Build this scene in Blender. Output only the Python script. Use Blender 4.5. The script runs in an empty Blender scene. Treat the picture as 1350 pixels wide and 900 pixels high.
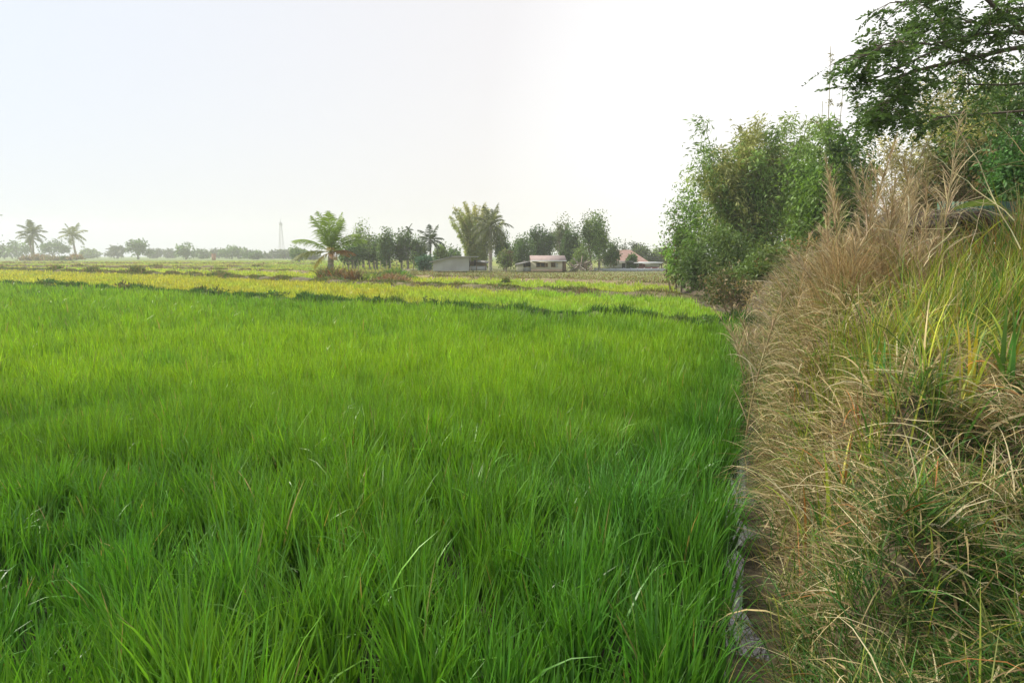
import bpy, math, random
import numpy as np
from mathutils import Vector

rng = np.random.default_rng(11)
random.seed(11)
sc = bpy.context.scene
COL = sc.collection
PI = math.pi
R = math.radians

# ------------------------------------------------------------------ camera mapping
F = 900.0
CAMZ = 2.0
PITCH = math.atan((450 - 336) / F)
cth, sth = math.cos(PITCH), math.sin(PITCH)


def ray(px, py):
    a = (px - 675) / F
    b = (450 - py) / F
    return np.array([a, cth + b * sth, -sth + b * cth])


def at(px, py, Y):
    d = ray(px, py)
    t = Y / d[1]
    return np.array([d[0] * t, Y, CAMZ + d[2] * t])


def smooth(a, b, x):
    t = np.clip((np.asarray(x, float) - a) / (b - a), 0, 1)
    return t * t * (3 - 2 * t)


class Noise:
    """smooth random field from sinusoids"""
    def __init__(self, seed, scale, n=14):
        g = np.random.default_rng(seed)
        th = g.uniform(0, 2 * PI, n)
        k = (2 * PI / scale) * g.uniform(0.5, 1.8, n)
        self.kx, self.ky = k * np.cos(th), k * np.sin(th)
        self.ph = g.uniform(0, 2 * PI, n)
        self.n = n

    def __call__(self, x, y):
        x = np.asarray(x, float)
        y = np.asarray(y, float)
        s = np.zeros(np.broadcast(x, y).shape)
        for a, b, p in zip(self.kx, self.ky, self.ph):
            s = s + np.sin(a * x + b * y + p)
        return s / math.sqrt(self.n / 2)      # about unit variance


n1, n2, n3, n4 = Noise(1, 3.5), Noise(2, 0.9), Noise(3, 9), Noise(4, 30)
n5, n6 = Noise(5, 0.45), Noise(6, .7)

# ------------------------------------------------------------------ layout of the land
XB_Y = [-60, 0, 2, 18, 24, 28, 32, 45, 70, 300]
XB_X = [-10, 0, .72, 6.3, 7.4, 7.7, 8.2, 10.5, 19, 90]


def Xb(y):
    return np.interp(y, XB_Y, XB_X)


H_Y = [-30, 0, 2.2, 4, 6, 9, 16, 24, 40, 80, 200]
H_Z = [.3, .3, .42, .88, 1.22, 1.42, 1.2, .7, .5, .35, .3]


def U(x, y):
    return (x - Xb(y)) / 1.06


def lin(pts):
    pts = sorted(pts)
    return [p[0] for p in pts], [p[1] for p in pts]


B1 = lin([(-60, 62), (-32, 42.5), (-21, 36.4), (-12, 29.4), (-3, 23.9), (.6, 21.2), (4.7, 18.7), (7.0, 16.9)])
B2 = lin([(-140, 150), (-67, 90), (-31, 64), (-14, 49), (-1.5, 39), (7, 30.6), (9, 28.6)])
B3 = lin([(-240, 190), (-100, 125), (-50, 96), (-26, 80), (-8, 60), (10.9, 43.7), (15, 41)])


def yb(B, x):
    return np.interp(x, B[0], B[1])


def ground(x, y):
    x = np.asarray(x, float)
    y = np.asarray(y, float)
    u = U(x, y)
    H = np.interp(y, H_Y, H_Z)
    near = smooth(60, 30, y)
    u = u + .045 * n6(x, y) * smooth(20, 8, y)
    w = 0.55 + .2 * np.sin(y * 1.7)
    bank = H * smooth(0.23, w + .36, u) * (1 + .06 * n2(x, y))
    bank = bank + .15 * n1(x, y) * smooth(.6, 1.6, u) * near + .13 * n2(x + 3, y) * smooth(.35, .9, u) * near
    ditch = -.17 * np.exp(-(np.abs(u - .06) / .22) ** 3) * smooth(30, 12, y)
    far = .06 * smooth(0, 12, y - yb(B3, x))
    z = bank + ditch
    return np.where(u > 0.0, np.maximum(z, far), np.maximum(z, far * (y > yb(B3, x)) + z * (y <= yb(B3, x))))


def gz(x, y):
    return float(ground(x, y))


def hit(px, py):
    """where the sight line through a pixel meets the ground sheet"""
    d = ray(px, py)
    t = 1.0
    for _ in range(4000):
        p = np.array([0, 0, CAMZ]) + d * t
        if p[2] < gz(p[0], p[1]):
            return p[0], p[1], gz(p[0], p[1])
        t *= 1.0025
        if p[1] > 700:
            break
    return None


# ------------------------------------------------------------------ objects
def tag(o, label=None, cat=None, group=None, kind=None):
    if label:
        o['label'] = label
    if cat:
        o['category'] = cat
    if group:
        o['group'] = group
    if kind:
        o['kind'] = kind
    return o


def empty(name, loc=(0, 0, 0), rz=0.0):
    o = bpy.data.objects.new(name, None)
    o.empty_display_size = .2
    COL.objects.link(o)
    o.location = loc
    o.rotation_euler = (0, 0, rz)
    return o


def np_mesh(name, V, Q, C=None, mat=None, parent=None, tri=False):
    """V (n,3); Q (m,4) or (m,3); C (n,3) colours"""
    V = np.ascontiguousarray(V, dtype=np.float32)
    Q = np.ascontiguousarray(Q, dtype=np.int32)
    me = bpy.data.meshes.new(name)
    k = Q.shape[1]
    me.vertices.add(len(V))
    me.vertices.foreach_set('co', V.ravel())
    me.loops.add(Q.size)
    me.loops.foreach_set('vertex_index', Q.ravel())
    me.polygons.add(len(Q))
    me.polygons.foreach_set('loop_start', np.arange(0, Q.size, k, dtype=np.int32))
    if C is not None:
        a = me.color_attributes.new('col', 'FLOAT_COLOR', 'POINT')
        c4 = np.ones((len(V), 4), np.float32)
        c4[:, :3] = C
        a.data.foreach_set('color', c4.ravel())
    me.update(calc_edges=True)
    if mat:
        me.materials.append(mat)
    o = bpy.data.objects.new(name, me)
    COL.objects.link(o)
    if parent:
        o.parent = parent
    return o


class MB:
    """collects pieces of one mesh"""
    def __init__(self):
        self.V, self.Q, self.C, self.n = [], [], [], 0

    def add(self, V, Q, C):
        V = np.asarray(V, float).reshape(-1, 3)
        Q = np.asarray(Q, int)
        C = np.asarray(C, float)
        if C.ndim == 1:
            C = np.tile(C, (len(V), 1))
        self.V.append(V)
        self.Q.append(Q + self.n)
        self.C.append(C)
        self.n += len(V)
        return self

    def box(self, c, s, col, rz=0):
        x, y, z = [v / 2 for v in s]
        V = np.array([[-x, -y, -z], [x, -y, -z], [x, y, -z], [-x, y, -z], [-x, -y, z], [x, -y, z], [x, y, z], [-x, y, z]])
        if rz:
            ca, sa = math.cos(rz), math.sin(rz)
            V = V @ np.array([[ca, sa, 0], [-sa, ca, 0], [0, 0, 1]])
        Q = [[0, 3, 2, 1], [4, 5, 6, 7], [0, 1, 5, 4], [1, 2, 6, 5], [2, 3, 7, 6], [3, 0, 4, 7]]
        return self.add(V + np.array(c), Q, col)

    def slab(self, corners, t, col):
        """a thick sheet from four corners, thickness t downward along its normal"""
        P = np.array(corners, float)
        nn = np.cross(P[1] - P[0], P[3] - P[0])
        nn /= np.linalg.norm(nn)
        if nn[2] < 0:
            nn = -nn
        V = np.vstack([P, P - nn * t])
        Q = [[0, 1, 2, 3], [7, 6, 5, 4], [0, 4, 5, 1], [1, 5, 6, 2], [2, 6, 7, 3], [3, 7, 4, 0]]
        return self.add(V, Q, col)

    def tube(self, pts, rad, col, n=6):
        P = np.asarray(pts, float)
        rad = np.broadcast_to(np.asarray(rad, float), (len(P),))
        T = np.gradient(P, axis=0)
        T /= np.linalg.norm(T, axis=1)[:, None] + 1e-9
        ref = np.where(np.abs(T[:, 2:3]) > .9, np.array([[1., 0, 0]]), np.array([[0, 0, 1.]]))
        A = np.cross(T, ref)
        A /= np.linalg.norm(A, axis=1)[:, None] + 1e-9
        B = np.cross(T, A)
        th = np.linspace(0, 2 * PI, n, endpoint=False)
        V = P[:, None] + rad[:, None, None] * (np.cos(th)[None, :, None] * A[:, None] + np.sin(th)[None, :, None] * B[:, None])
        m = len(P)
        i, j = np.meshgrid(np.arange(m - 1), np.arange(n), indexing='ij')
        j2 = (j + 1) % n
        Q = np.stack([i * n + j, i * n + j2, (i + 1) * n + j2, (i + 1) * n + j], -1).reshape(-1, 4)
        c = np.asarray(col, float)
        if c.ndim == 2:
            c = np.repeat(c, n, axis=0)
        return self.add(V.reshape(-1, 3), Q, c)

    def build(self, name, mat, parent=None):
        return np_mesh(name, np.vstack(self.V), np.vstack(self.Q), np.vstack(self.C), mat, parent)


# ------------------------------------------------------------------ generators
def blades(base, az, L, W, t0, t1, col, S=4, twist=0.0, power=1.4, tipcol=None, shape='leaf'):
    """curved tapering blades; tilt from vertical goes t0 -> t1"""
    N = len(base)
    f = lambda a: np.broadcast_to(np.asarray(a, float), (N,))
    az, L, W, t0, t1, twist = map(f, (az, L, W, t0, t1, twist))
    s = np.linspace(0, 1, S + 1)
    sm = (s[1:] + s[:-1]) / 2
    tl = t0[:, None] + (t1 - t0)[:, None] * sm[None] ** power
    h = np.stack([np.cos(az), np.sin(az), np.zeros(N)], -1)
    d = h[:, None] * np.sin(tl)[..., None]
    d[..., 2] += np.cos(tl)
    P = np.concatenate([np.zeros((N, 1, 3)), np.cumsum(d * (L / S)[:, None, None], 1)], 1) + base[:, None]
    dd = np.concatenate([d[:, :1], d], 1)
    side = np.stack([-np.sin(az), np.cos(az), np.zeros(N)], -1)[:, None].repeat(S + 1, 1)
    up = np.cross(side, dd)
    side = side * np.cos(twist)[:, None, None] + up * np.sin(twist)[:, None, None]
    if shape == 'leaf':
        w = np.minimum(1, .55 + 1.6 * s) * (1 - s ** 2.4) + .03
    elif shape == 'oval':
        w = np.sin(PI * np.clip(s * .96 + .04, 0, 1)) ** .75 + .03
    else:
        w = np.ones(S + 1) * (1 - .6 * s)
    hw = (W[:, None] * w[None] / 2)[..., None]
    V = np.stack([P - side * hw, P + side * hw], 2).reshape(-1, 3)
    k = np.arange(S)
    q = np.stack([2 * k, 2 * k + 1, 2 * k + 3, 2 * k + 2], -1)
    Q = (np.arange(N)[:, None, None] * (2 * (S + 1)) + q[None]).reshape(-1, 4)
    col = np.broadcast_to(np.asarray(col, float), (N, 3))
    if tipcol is None:
        C = np.repeat(col, 2 * (S + 1), axis=0)
    else:
        tipcol = np.broadcast_to(np.asarray(tipcol, float), (N, 3))
        m = (s ** 1.5)[None, :, None]
        C = np.repeat((col[:, None] * (1 - m) + tipcol[:, None] * m)[:, :, None], 2, axis=2).reshape(-1, 3)
    return V, Q, C


def leafcards(P, D, L, W, col, fold=0.0):
    """rhombic leaves at P pointing along D with random roll"""
    N = len(P)
    D = D / (np.linalg.norm(D, axis=1)[:, None] + 1e-9)
    r = rng.normal(size=(N, 3))
    A = np.cross(D, r)
    A /= np.linalg.norm(A, axis=1)[:, None] + 1e-9
    L = np.broadcast_to(L, (N,))[:, None]
    W = np.broadcast_to(W, (N,))[:, None]
    B = np.cross(D, A)
    mid = P + D * L * .45 - B * L * .06
    V = np.stack([P, mid + A * W / 2, P + D * L, mid - A * W / 2], 1).reshape(-1, 3)
    Q = np.arange(4 * N).reshape(-1, 4)
    C = np.repeat(np.broadcast_to(col, (N, 3)), 4, axis=0)
    return V, Q, C


def jit(c, n, amt=.15, hue=.06):
    c = np.asarray(c, float)
    m = np.exp(rng.normal(0, amt, (n, 1))) * np.exp(rng.normal(0, hue, (n, 3)))
    return np.clip(c * m, 0, .9)


# ------------------------------------------------------------------ materials
def new_mat(name):
    m = bpy.data.materials.new(name)
    m.use_nodes = True
    nt = m.node_tree
    nt.nodes.clear()
    return m, nt, nt.nodes, nt.links


def mat_leaf(name, trans=.35, rough=.5, spec=.3, tint=(1.15, 1.15, .7), noise=6.0, namt=.25):
    m, nt, N, K = new_mat(name)
    out = N.new('ShaderNodeOutputMaterial')
    a = N.new('ShaderNodeAttribute')
    a.attribute_name = 'col'
    tc = N.new('ShaderNodeTexCoord')
    nz = N.new('ShaderNodeTexNoise')
    nz.inputs['Scale'].default_value = noise
    K.new(tc.outputs['Object'], nz.inputs['Vector'])
    mr = N.new('ShaderNodeMapRange')
    mr.inputs['From Min'].default_value = .25
    mr.inputs['From Max'].default_value = .75
    mr.inputs['To Min'].default_value = 1 - namt
    mr.inputs['To Max'].default_value = 1 + namt
    K.new(nz.outputs['Fac'], mr.inputs['Value'])
    vm = N.new('ShaderNodeVectorMath')
    vm.operation = 'SCALE'
    K.new(a.outputs['Color'], vm.inputs[0])
    K.new(mr.outputs[0], vm.inputs['Scale'])
    p = N.new('ShaderNodeBsdfPrincipled')
    p.inputs['Roughness'].default_value = rough
    p.inputs['Specular IOR Level'].default_value = spec
    K.new(vm.outputs[0], p.inputs['Base Color'])
    if trans > 0:
        v2 = N.new('ShaderNodeVectorMath')
        v2.operation = 'MULTIPLY'
        v2.inputs[1].default_value = tint
        K.new(vm.outputs[0], v2.inputs[0])
        t = N.new('ShaderNodeBsdfTranslucent')
        K.new(v2.outputs[0], t.inputs['Color'])
        mx = N.new('ShaderNodeMixShader')
        mx.inputs[0].default_value = trans
        K.new(p.outputs[0], mx.inputs[1])
        K.new(t.outputs[0], mx.inputs[2])
        K.new(mx.outputs[0], out.inputs['Surface'])
    else:
        K.new(p.outputs[0], out.inputs['Surface'])
    return m


def mat_ground(name):
    m, nt, N, K = new_mat(name)
    out = N.new('ShaderNodeOutputMaterial')
    a = N.new('ShaderNodeAttribute')
    a.attribute_name = 'col'
    tc = N.new('ShaderNodeTexCoord')
    p = N.new('ShaderNodeBsdfPrincipled')
    p.inputs['Roughness'].default_value = .85
    p.inputs['Specular IOR Level'].default_value = .2
    last = a.outputs['Color']
    for s, amt, det in ((.09, .25, 3), (1.3, .3, 5), (14, .45, 4)):
        nz = N.new('ShaderNodeTexNoise')
        nz.inputs['Scale'].default_value = s
        nz.inputs['Detail'].default_value = det
        K.new(tc.outputs['Object'], nz.inputs['Vector'])
        mr = N.new('ShaderNodeMapRange')
        mr.inputs['From Min'].default_value = .3
        mr.inputs['From Max'].default_value = .7
        mr.inputs['To Min'].default_value = 1 - amt
        mr.inputs['To Max'].default_value = 1 + amt
        K.new(nz.outputs['Fac'], mr.inputs['Value'])
        vm = N.new('ShaderNodeVectorMath')
        vm.operation = 'SCALE'
        K.new(last, vm.inputs[0])
        K.new(mr.outputs[0], vm.inputs['Scale'])
        last = vm.outputs[0]
    K.new(last, p.inputs['Base Color'])
    b = N.new('ShaderNodeBump')
    b.inputs['Strength'].default_value = .6
    b.inputs['Distance'].default_value = .04
    K.new(nz.outputs['Fac'], b.inputs['Height'])
    K.new(b.outputs[0], p.inputs['Normal'])
    K.new(p.outputs[0], out.inputs['Surface'])
    return m


def mat_wall(name, col, col2, wave=0.0, rough=.8, vscale=1.0):
    """weathered wall or sheet: blotchy stain noise, optional corrugation ribs"""
    m, nt, N, K = new_mat(name)
    out = N.new('ShaderNodeOutputMaterial')
    tc = N.new('ShaderNodeTexCoord')
    nz = N.new('ShaderNodeTexNoise')
    nz.inputs['Scale'].default_value = 1.2 * vscale
    nz.inputs['Detail'].default_value = 6
    K.new(tc.outputs['Object'], nz.inputs['Vector'])
    mx = N.new('ShaderNodeMix')
    mx.data_type = 'RGBA'
    mx.inputs[6].default_value = (*col, 1)
    mx.inputs[7].default_value = (*col2, 1)
    mr = N.new('ShaderNodeMapRange')
    mr.inputs['From Min'].default_value = .42
    mr.inputs['From Max'].default_value = .68
    K.new(nz.outputs['Fac'], mr.inputs['Value'])
    K.new(mr.outputs[0], mx.inputs[0])
    p = N.new('ShaderNodeBsdfPrincipled')
    p.inputs['Roughness'].default_value = rough
    K.new(mx.outputs[2], p.inputs['Base Color'])
    if wave:
        wv = N.new('ShaderNodeTexWave')
        wv.bands_direction = 'X'
        wv.inputs['Scale'].default_value = wave
        K.new(tc.outputs['Object'], wv.inputs['Vector'])
        b = N.new('ShaderNodeBump')
        b.inputs['Strength'].default_value = .8
        b.inputs['Distance'].default_value = .05
        K.new(wv.outputs['Fac'], b.inputs['Height'])
        K.new(b.outputs[0], p.inputs['Normal'])
    K.new(p.outputs[0], out.inputs['Surface'])
    return m


M_RICE = mat_leaf('rice_blade', .34, .38, .4, (1.2, 1.15, .55), 9, .2)
M_LEAF = mat_leaf('leaf', .35, .5, .3)
M_DRY = mat_leaf('dry_straw', .22, .7, .15, (1.1, 1.0, .8), 8, .3)
M_BARK = mat_leaf('bark', 0, .85, .15, noise=5, namt=.45)
M_GROUND = mat_ground('soil')

# ------------------------------------------------------------------ colours
G_DEEP = np.array([.070, .210, .024])
G_YEL = np.array([.215, .39, .022])
G_BLUE = np.array([.075, .225, .045])
STRAW = np.array([.42, .33, .155])
STRAW_L = np.array([.53, .455, .265])
BROWN = np.array([.23, .165, .08])
RED = np.array([.40, .17, .055])
OLIVE = np.array([.17, .19, .045])
GREEN = np.array([.09, .19, .03])
LIME = np.array([.30, .36, .04])

# ------------------------------------------------------------------ ground sheet
nr, na = 250, 620
rr = np.concatenate([[0.0], np.geomspace(.4, 800, nr - 1)])
aa = np.linspace(0, 2 * PI, na, endpoint=False)
RR, AA = np.meshgrid(rr, aa, indexing='ij')
gx, gy = RR * np.sin(AA), RR * np.cos(AA)
gzv = ground(gx, gy)
u_ = U(gx, gy)
mud = np.array([.055, .045, .028])
gc = np.tile(mud, (nr, na, 1))


def put(mask, c):
    global gc
    m = np.clip(mask, 0, 1)[..., None]
    gc = gc * (1 - m) + np.asarray(c) * m


fld = (u_ < 0)
put(fld * smooth(14, 26, gy), (.08, .14, .02))
put(fld * (gy > yb(B1, gx)), (.20, .25, .04))
put(fld * (gy > yb(B3, gx) - 3), (.22, .25, .055))
put(smooth(200, 300, RR), (.15, .20, .06))
put(smooth(0.0, .4, u_) * smooth(120, 70, gy), (.11, .085, .05))
# (margin)
# village margin: straw coloured ground in front of the houses
mg = smooth(-2, 3, gy - yb(B3, gx)) * smooth(-40, -14, gx) * smooth(135, 110, gy)
put(mg, (.18, .19, .07))
i, j = np.meshgrid(np.arange(nr - 1), np.arange(na), indexing='ij')
j2 = (j + 1) % na
Q = np.stack([i * na + j, i * na + j2, (i + 1) * na + j2, (i + 1) * na + j], -1).reshape(-1, 4)[:, ::-1]
gv = np.stack([gx, gy, gzv], -1).reshape(-1, 3)
tag(np_mesh('ground', gv, Q, gc.reshape(-1, 3), M_GROUND), 'flat farmland of muddy paddies rising to a raised bank on the right', 'ground', kind='structure')

# ------------------------------------------------------------------ water in the ditch
m, nt, N, K = new_mat('ditch_water')
out = N.new('ShaderNodeOutputMaterial')
p = N.new('ShaderNodeBsdfPrincipled')
p.inputs['Base Color'].default_value = (.03, .027, .02, 1)
p.inputs['Roughness'].default_value = .10
p.inputs['Specular IOR Level'].default_value = .7
p.inputs['IOR'].default_value = 1.75
nz = N.new('ShaderNodeTexNoise')
nz.inputs['Scale'].default_value = 14
b = N.new('ShaderNodeBump')
b.inputs['Strength'].default_value = .05
tc = N.new('ShaderNodeTexCoord')
K.new(tc.outputs['Object'], nz.inputs['Vector'])
K.new(nz.outputs['Fac'], b.inputs['Height'])
K.new(b.outputs[0], p.inputs['Normal'])
K.new(p.outputs[0], out.inputs['Surface'])
M_WATER = m
ys = np.linspace(.5, 22, 120)
xs = np.stack([Xb(ys) - .34, Xb(ys) + .30], -1)
V = np.stack([xs, np.repeat(ys[:, None], 2, 1), np.full_like(xs, -.022)], -1).reshape(-1, 3)
k = np.arange(119)
Q = np.stack([2 * k, 2 * k + 1, 2 * k + 3, 2 * k + 2], -1)
tag(np_mesh('ditch_water', V, Q, None, M_WATER), 'narrow still water in the ditch at the paddy edge', 'water', kind='structure')

# ------------------------------------------------------------------ rice
def polar_sample(n, r0, r1, cap_r, amax=46):
    """density ~ 1/r^2 beyond cap_r, constant inside"""
    w_in = .5 * (cap_r ** 2 - r0 ** 2) / cap_r ** 2 if cap_r > r0 else 0
    w_out = math.log(r1 / max(cap_r, r0))
    n_in = int(n * w_in / (w_in + w_out))
    r_in = np.sqrt(rng.uniform(r0 ** 2, cap_r ** 2, n_in)) if n_in else np.zeros(0)
    r_out = np.exp(rng.uniform(math.log(max(cap_r, r0)), math.log(r1), n - n_in))
    r = np.concatenate([r_in, r_out])
    a = R(1) * rng.uniform(-amax, amax, n)
    return r * np.sin(a), r * np.cos(a)


def field_colour(x, y):
    """natural yellow and bluish patches; shade near camera and bank painted as deeper green"""
    n = len(x)
    ye = .08 + .38 * smooth(2.5, 8.5, y) + (.03 + .09 * smooth(5, 11, y)) * n3(x, y) + .06 * n1(x, y)  # deeper green near the camera stands in for foreground shade
    ye += 1.3 * np.exp(-((y - 13.8 - .10 * x) / 2.8) ** 2) * smooth(1, -4, x) * np.clip(.8 + .4 * n1(x, y), .3, 1.3)
    ye += .22 * np.exp(-((y - 12.0) / 2.5) ** 2) * smooth(5, 0, x)
    ye += .25 * smooth(6, 14, y) - .55 * smooth(-1.3, -.1, U(x, y)) - .05 * smooth(6.0, 2.0, y)  # less yellow beside the bank: deeper crop green with tree shade painted in
    ye = np.clip(ye, 0, 1)[:, None]
    c = G_DEEP * (1 - ye) + G_YEL * ye
    bl = np.clip(.65 * np.exp(-((x - .55) / .9) ** 2 - ((y - 4.9) / .8) ** 2) + .25 * (n1(x + 40, y) - .6), 0, 1)[:, None]
    c = c * (1 - bl) + G_BLUE * bl
    return c


def rice(name, label, mask, n, r0, r1, cap, hmean, colfun, S=4, per=18, wpx=1.5, wmin=.0085, spread=.075, splay=.10, amax=46):
    nt_ = n // per
    x, y = polar_sample(nt_, r0, r1, cap, amax)
    k = mask(x, y)
    if splay > .15:
        k &= rng.random(len(x)) < np.clip(.74 + .3 * n2(x, y) + .5 * n5(x, y), .10, 1)
    x, y = x[k], y[k]
    hn = 1 + .13 * n1(x, y) + .15 * n2(x, y) + .05 * n3(x, y)
    th = hmean * hn * rng.uniform(.78, 1.18, len(x))
    c = colfun(x, y) * np.exp(rng.normal(0, .12, (len(x), 1)))
    lean = rng.uniform(0, 2 * PI, len(x))
    rep = lambda a: np.repeat(a, per, axis=0)
    X, Y, TH, CC, LA = rep(x), rep(y), rep(th), rep(c), rep(lean)
    m = len(X)
    r = np.hypot(X, Y)
    sp = np.maximum(spread, r * .006)
    ra, rr_ = rng.uniform(0, 2 * PI, m), np.sqrt(rng.uniform(0, 1, m))
    X2, Y2 = X + sp * rr_ * np.cos(ra), Y + sp * rr_ * np.sin(ra)
    az = np.where(rng.random(m) < (.85 if splay > .2 else .6), ra, np.where(rng.random(m) < .5, LA, rng.uniform(0, 2 * PI, m)))
    L = TH * rng.uniform(.62, 1.12, m)
    W = np.maximum(wmin * rng.uniform(.75, 1.5, m), r / 683 * wpx * rng.uniform(.7, 1.2, m))
    t0 = np.abs(rng.normal(.05, .08, m)) + splay * rr_
    t1 = t0 + np.abs(rng.normal(.22, .28, m))
    drp = rng.random(m) < .07
    t1 = np.where(drp, rng.uniform(1.2, 2.3, m), t1)
    base = np.stack([X2, Y2, ground(X2, Y2) - .02], -1)
    col = CC * np.exp(rng.normal(0, .17, (m, 1))) * np.exp(rng.normal(0, .05, (m, 3)))
    tip = col * np.array([1.35, 1.2, .95])
    dry = rng.random(m) < .007
    tip[dry] = STRAW * .9
    old = rng.random(m) < .006
    col[old] = np.array([.38, .33, .09])
    tip[old] = np.array([.5, .36, .15])
    tw = rng.normal(0, .7, m)
    V, Q, C = blades(base, az, L, W, t0, t1, col, S=S, twist=tw, tipcol=tip, power=1.7)
    return V, Q, C


def f1(x, y):
    return (U(x, y) < -.135 - .04 * n6(x, y)) & (y < yb(B1, x) - .4) & (np.hypot(x, y) > .9)


def f2(x, y):
    return (U(x, y) < -.3) & (y > yb(B1, x) + .5) & (y < yb(B2, x) - .5)


def f3(x, y):
    return (U(x, y) < -.3) & (y > yb(B2, x) + .6) & (y < yb(B3, x) - .5)


def f4(x, y):
    return (x < -14) & (y > yb(B3, x) + 1) & (y < 230)


def c2(x, y):
    t = np.clip(smooth(-14, 6, x) + .18 * n3(x, y), 0, 1)[:, None]
    return np.array([.40, .42, .06]) * (1 - t) + np.array([.25, .44, .045]) * t


def c3(x, y):
    t = np.clip(.4 + .5 * n4(x, y), 0, 1)[:, None]
    return np.array([.40, .47, .06]) * (1 - t) + np.array([.31, .45, .06]) * t


def c4(x, y):
    t = np.clip(.5 + .6 * n4(x * .5, y * 2), 0, 1)[:, None]
    return np.array([.34, .36, .10]) * (1 - t) + np.array([.26, .40, .08]) * t


def join(parts):
    mb = MB()
    for V, Q, C in parts:
        mb.add(V, Q, C)
    return mb


near = rice('', '', lambda x, y: f1(x, y) & (np.hypot(x, y) < 6.5), 136000, .6, 6.5, 6.4, .47, field_colour, S=6, per=20, wmin=.0112, spread=.055, splay=.20, amax=74)
mid = rice('', '', lambda x, y: f1(x, y) & (np.hypot(x, y) >= 6.5), 480000, 6.5, 62, 8.5, .42, field_colour, S=3, per=13, wpx=.92, wmin=.0085)
tag(join([near, mid]).build('rice_crop', M_RICE), 'deep green young rice filling the nearest paddy', 'rice', kind='stuff')
p2 = rice('', '', f2, 300000, 17, 130, 17, .27, c2, S=2, per=10, wpx=.9)
tag(join([p2]).build('rice_crop', M_RICE), 'short yellow green rice in the second paddy beyond the grassy bund', 'rice', kind='stuff')
p3 = rice('', '', f3, 190000, 28, 190, 28, .28, c3, S=2, per=10, wpx=.9)
tag(join([p3]).build('rice_crop', M_RICE), 'bright yellow green rice in the paddy before the village', 'rice', kind='stuff')
p4 = rice('', '', f4, 150000, 78, 240, 80, .3, c4, S=2, per=8, wpx=.9)
tag(join([p4]).build('rice_crop', M_RICE), 'pale olive rice in the farthest paddies at the left', 'rice', kind='stuff')

# ------------------------------------------------------------------ bunds
def bund(B, x0, x1, wid, hgt, soil, label, gcols, n, glen, wpx=1.3):
    xs = np.linspace(x0, x1, 160)
    ys = yb(B, xs)
    prof = np.array([[-1.0, -.1], [-.7, .55], [-.3, .95], [.3, 1.0], [.7, .55], [1.0, -.1]])
    V = []
    for x, y in zip(xs, ys):
        wob = 1 + .2 * float(n2(x, y))
        for a, h in prof:
            V.append((x + a * wid * .6 * wob, y + a * wid * .8 * wob, h * hgt * wob))
    k = len(prof)
    i, j = np.meshgrid(np.arange(len(xs) - 1), np.arange(k - 1), indexing='ij')
    Q = np.stack([i * k + j, (i + 1) * k + j, (i + 1) * k + j + 1, i * k + j + 1], -1).reshape(-1, 4)
    tag(np_mesh('bund', np.array(V), Q, np.tile(np.asarray(soil, float), (len(V), 1)), M_GROUND), label, 'bund', kind='structure')
    # grass on it
    t = rng.uniform(0, 1, n)
    x = x0 + (x1 - x0) * t
    dist0 = np.hypot(x, yb(B, x))
    off = rng.normal(0, .55, n)
    y = yb(B, x) + off * wid * .8
    x = x + off * wid * .6
    patch = np.clip(.55 + .4 * n1(x * .8, y * .8) + .3 * n2(x, y), .12, 1.5)
    L = glen * patch * rng.uniform(.5, 1.2, n)
    r = np.hypot(x, y)
    W = np.maximum(.008, r / 683 * wpx * rng.uniform(.6, 1.2, n))
    gi = rng.integers(0, len(gcols), n)
    pn = np.clip((.5 + .5 * n1(x + 9, y)) * len(gcols), 0, len(gcols) - 1).astype(int)
    gi = np.where(rng.random(n) < .6, pn, gi)
    col = np.array(gcols)[gi] * np.exp(rng.normal(0, .2, (n, 1)))
    base = np.stack([x, y, np.clip(hgt * (1 - .6 * np.abs(off)), 0, 1)], -1)
    t0 = np.abs(rng.normal(.3, .25, n))
    return blades(base, rng.uniform(0, 2 * PI, n), L, W, t0, t0 + rng.uniform(.1, 1.3, n), col, S=3, twist=rng.normal(0, .8, n))


DG = np.array([.05, .13, .02])
bg = [bund(B1, -58, 6.6, .5, .25, (.08, .11, .03), 'low grassy bund between the nearest paddy and the second paddy',
           [DG, DG * 1.4, GREEN, (.11, .15, .035)], 60000, .30, .8),
      bund(B2, -130, 8.6, .6, .28, (.14, .12, .06), 'brown earth bund behind the second paddy',
           [BROWN * .9, OLIVE, STRAW * .7, GREEN, OLIVE * .8], 55000, .22, .8),
      bund(B3, -230, 14, .8, .22, (.22, .17, .09), 'brown straw covered bund before the village ground',
           [STRAW * .6, OLIVE, BROWN * .8, OLIVE * .8], 30000, .2, .9)]
tag(join(bg).build('bund_grass', M_LEAF), 'green and brown grass growing along the paddy bunds', 'grass', kind='stuff')

# thin low bunds crossing the far left fields
for (xa, ya, xb, yb_, lab) in ((-150, 118, -36, 102, 'thin dark bund across the olive far fields'), (-190, 165, -40, 138, 'thin brown bund in the farthest green field')):
    BB = lin([(xa, ya), (xb, yb_)])
    g = bund(BB, xa, xb, 1.0, .3, (.15, .12, .06), lab, [OLIVE, BROWN, STRAW * .8], 5000, .3)
    tag(join([g]).build('bund_grass', M_LEAF), 'sparse dry grass on the ' + lab, 'grass', kind='stuff')

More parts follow.
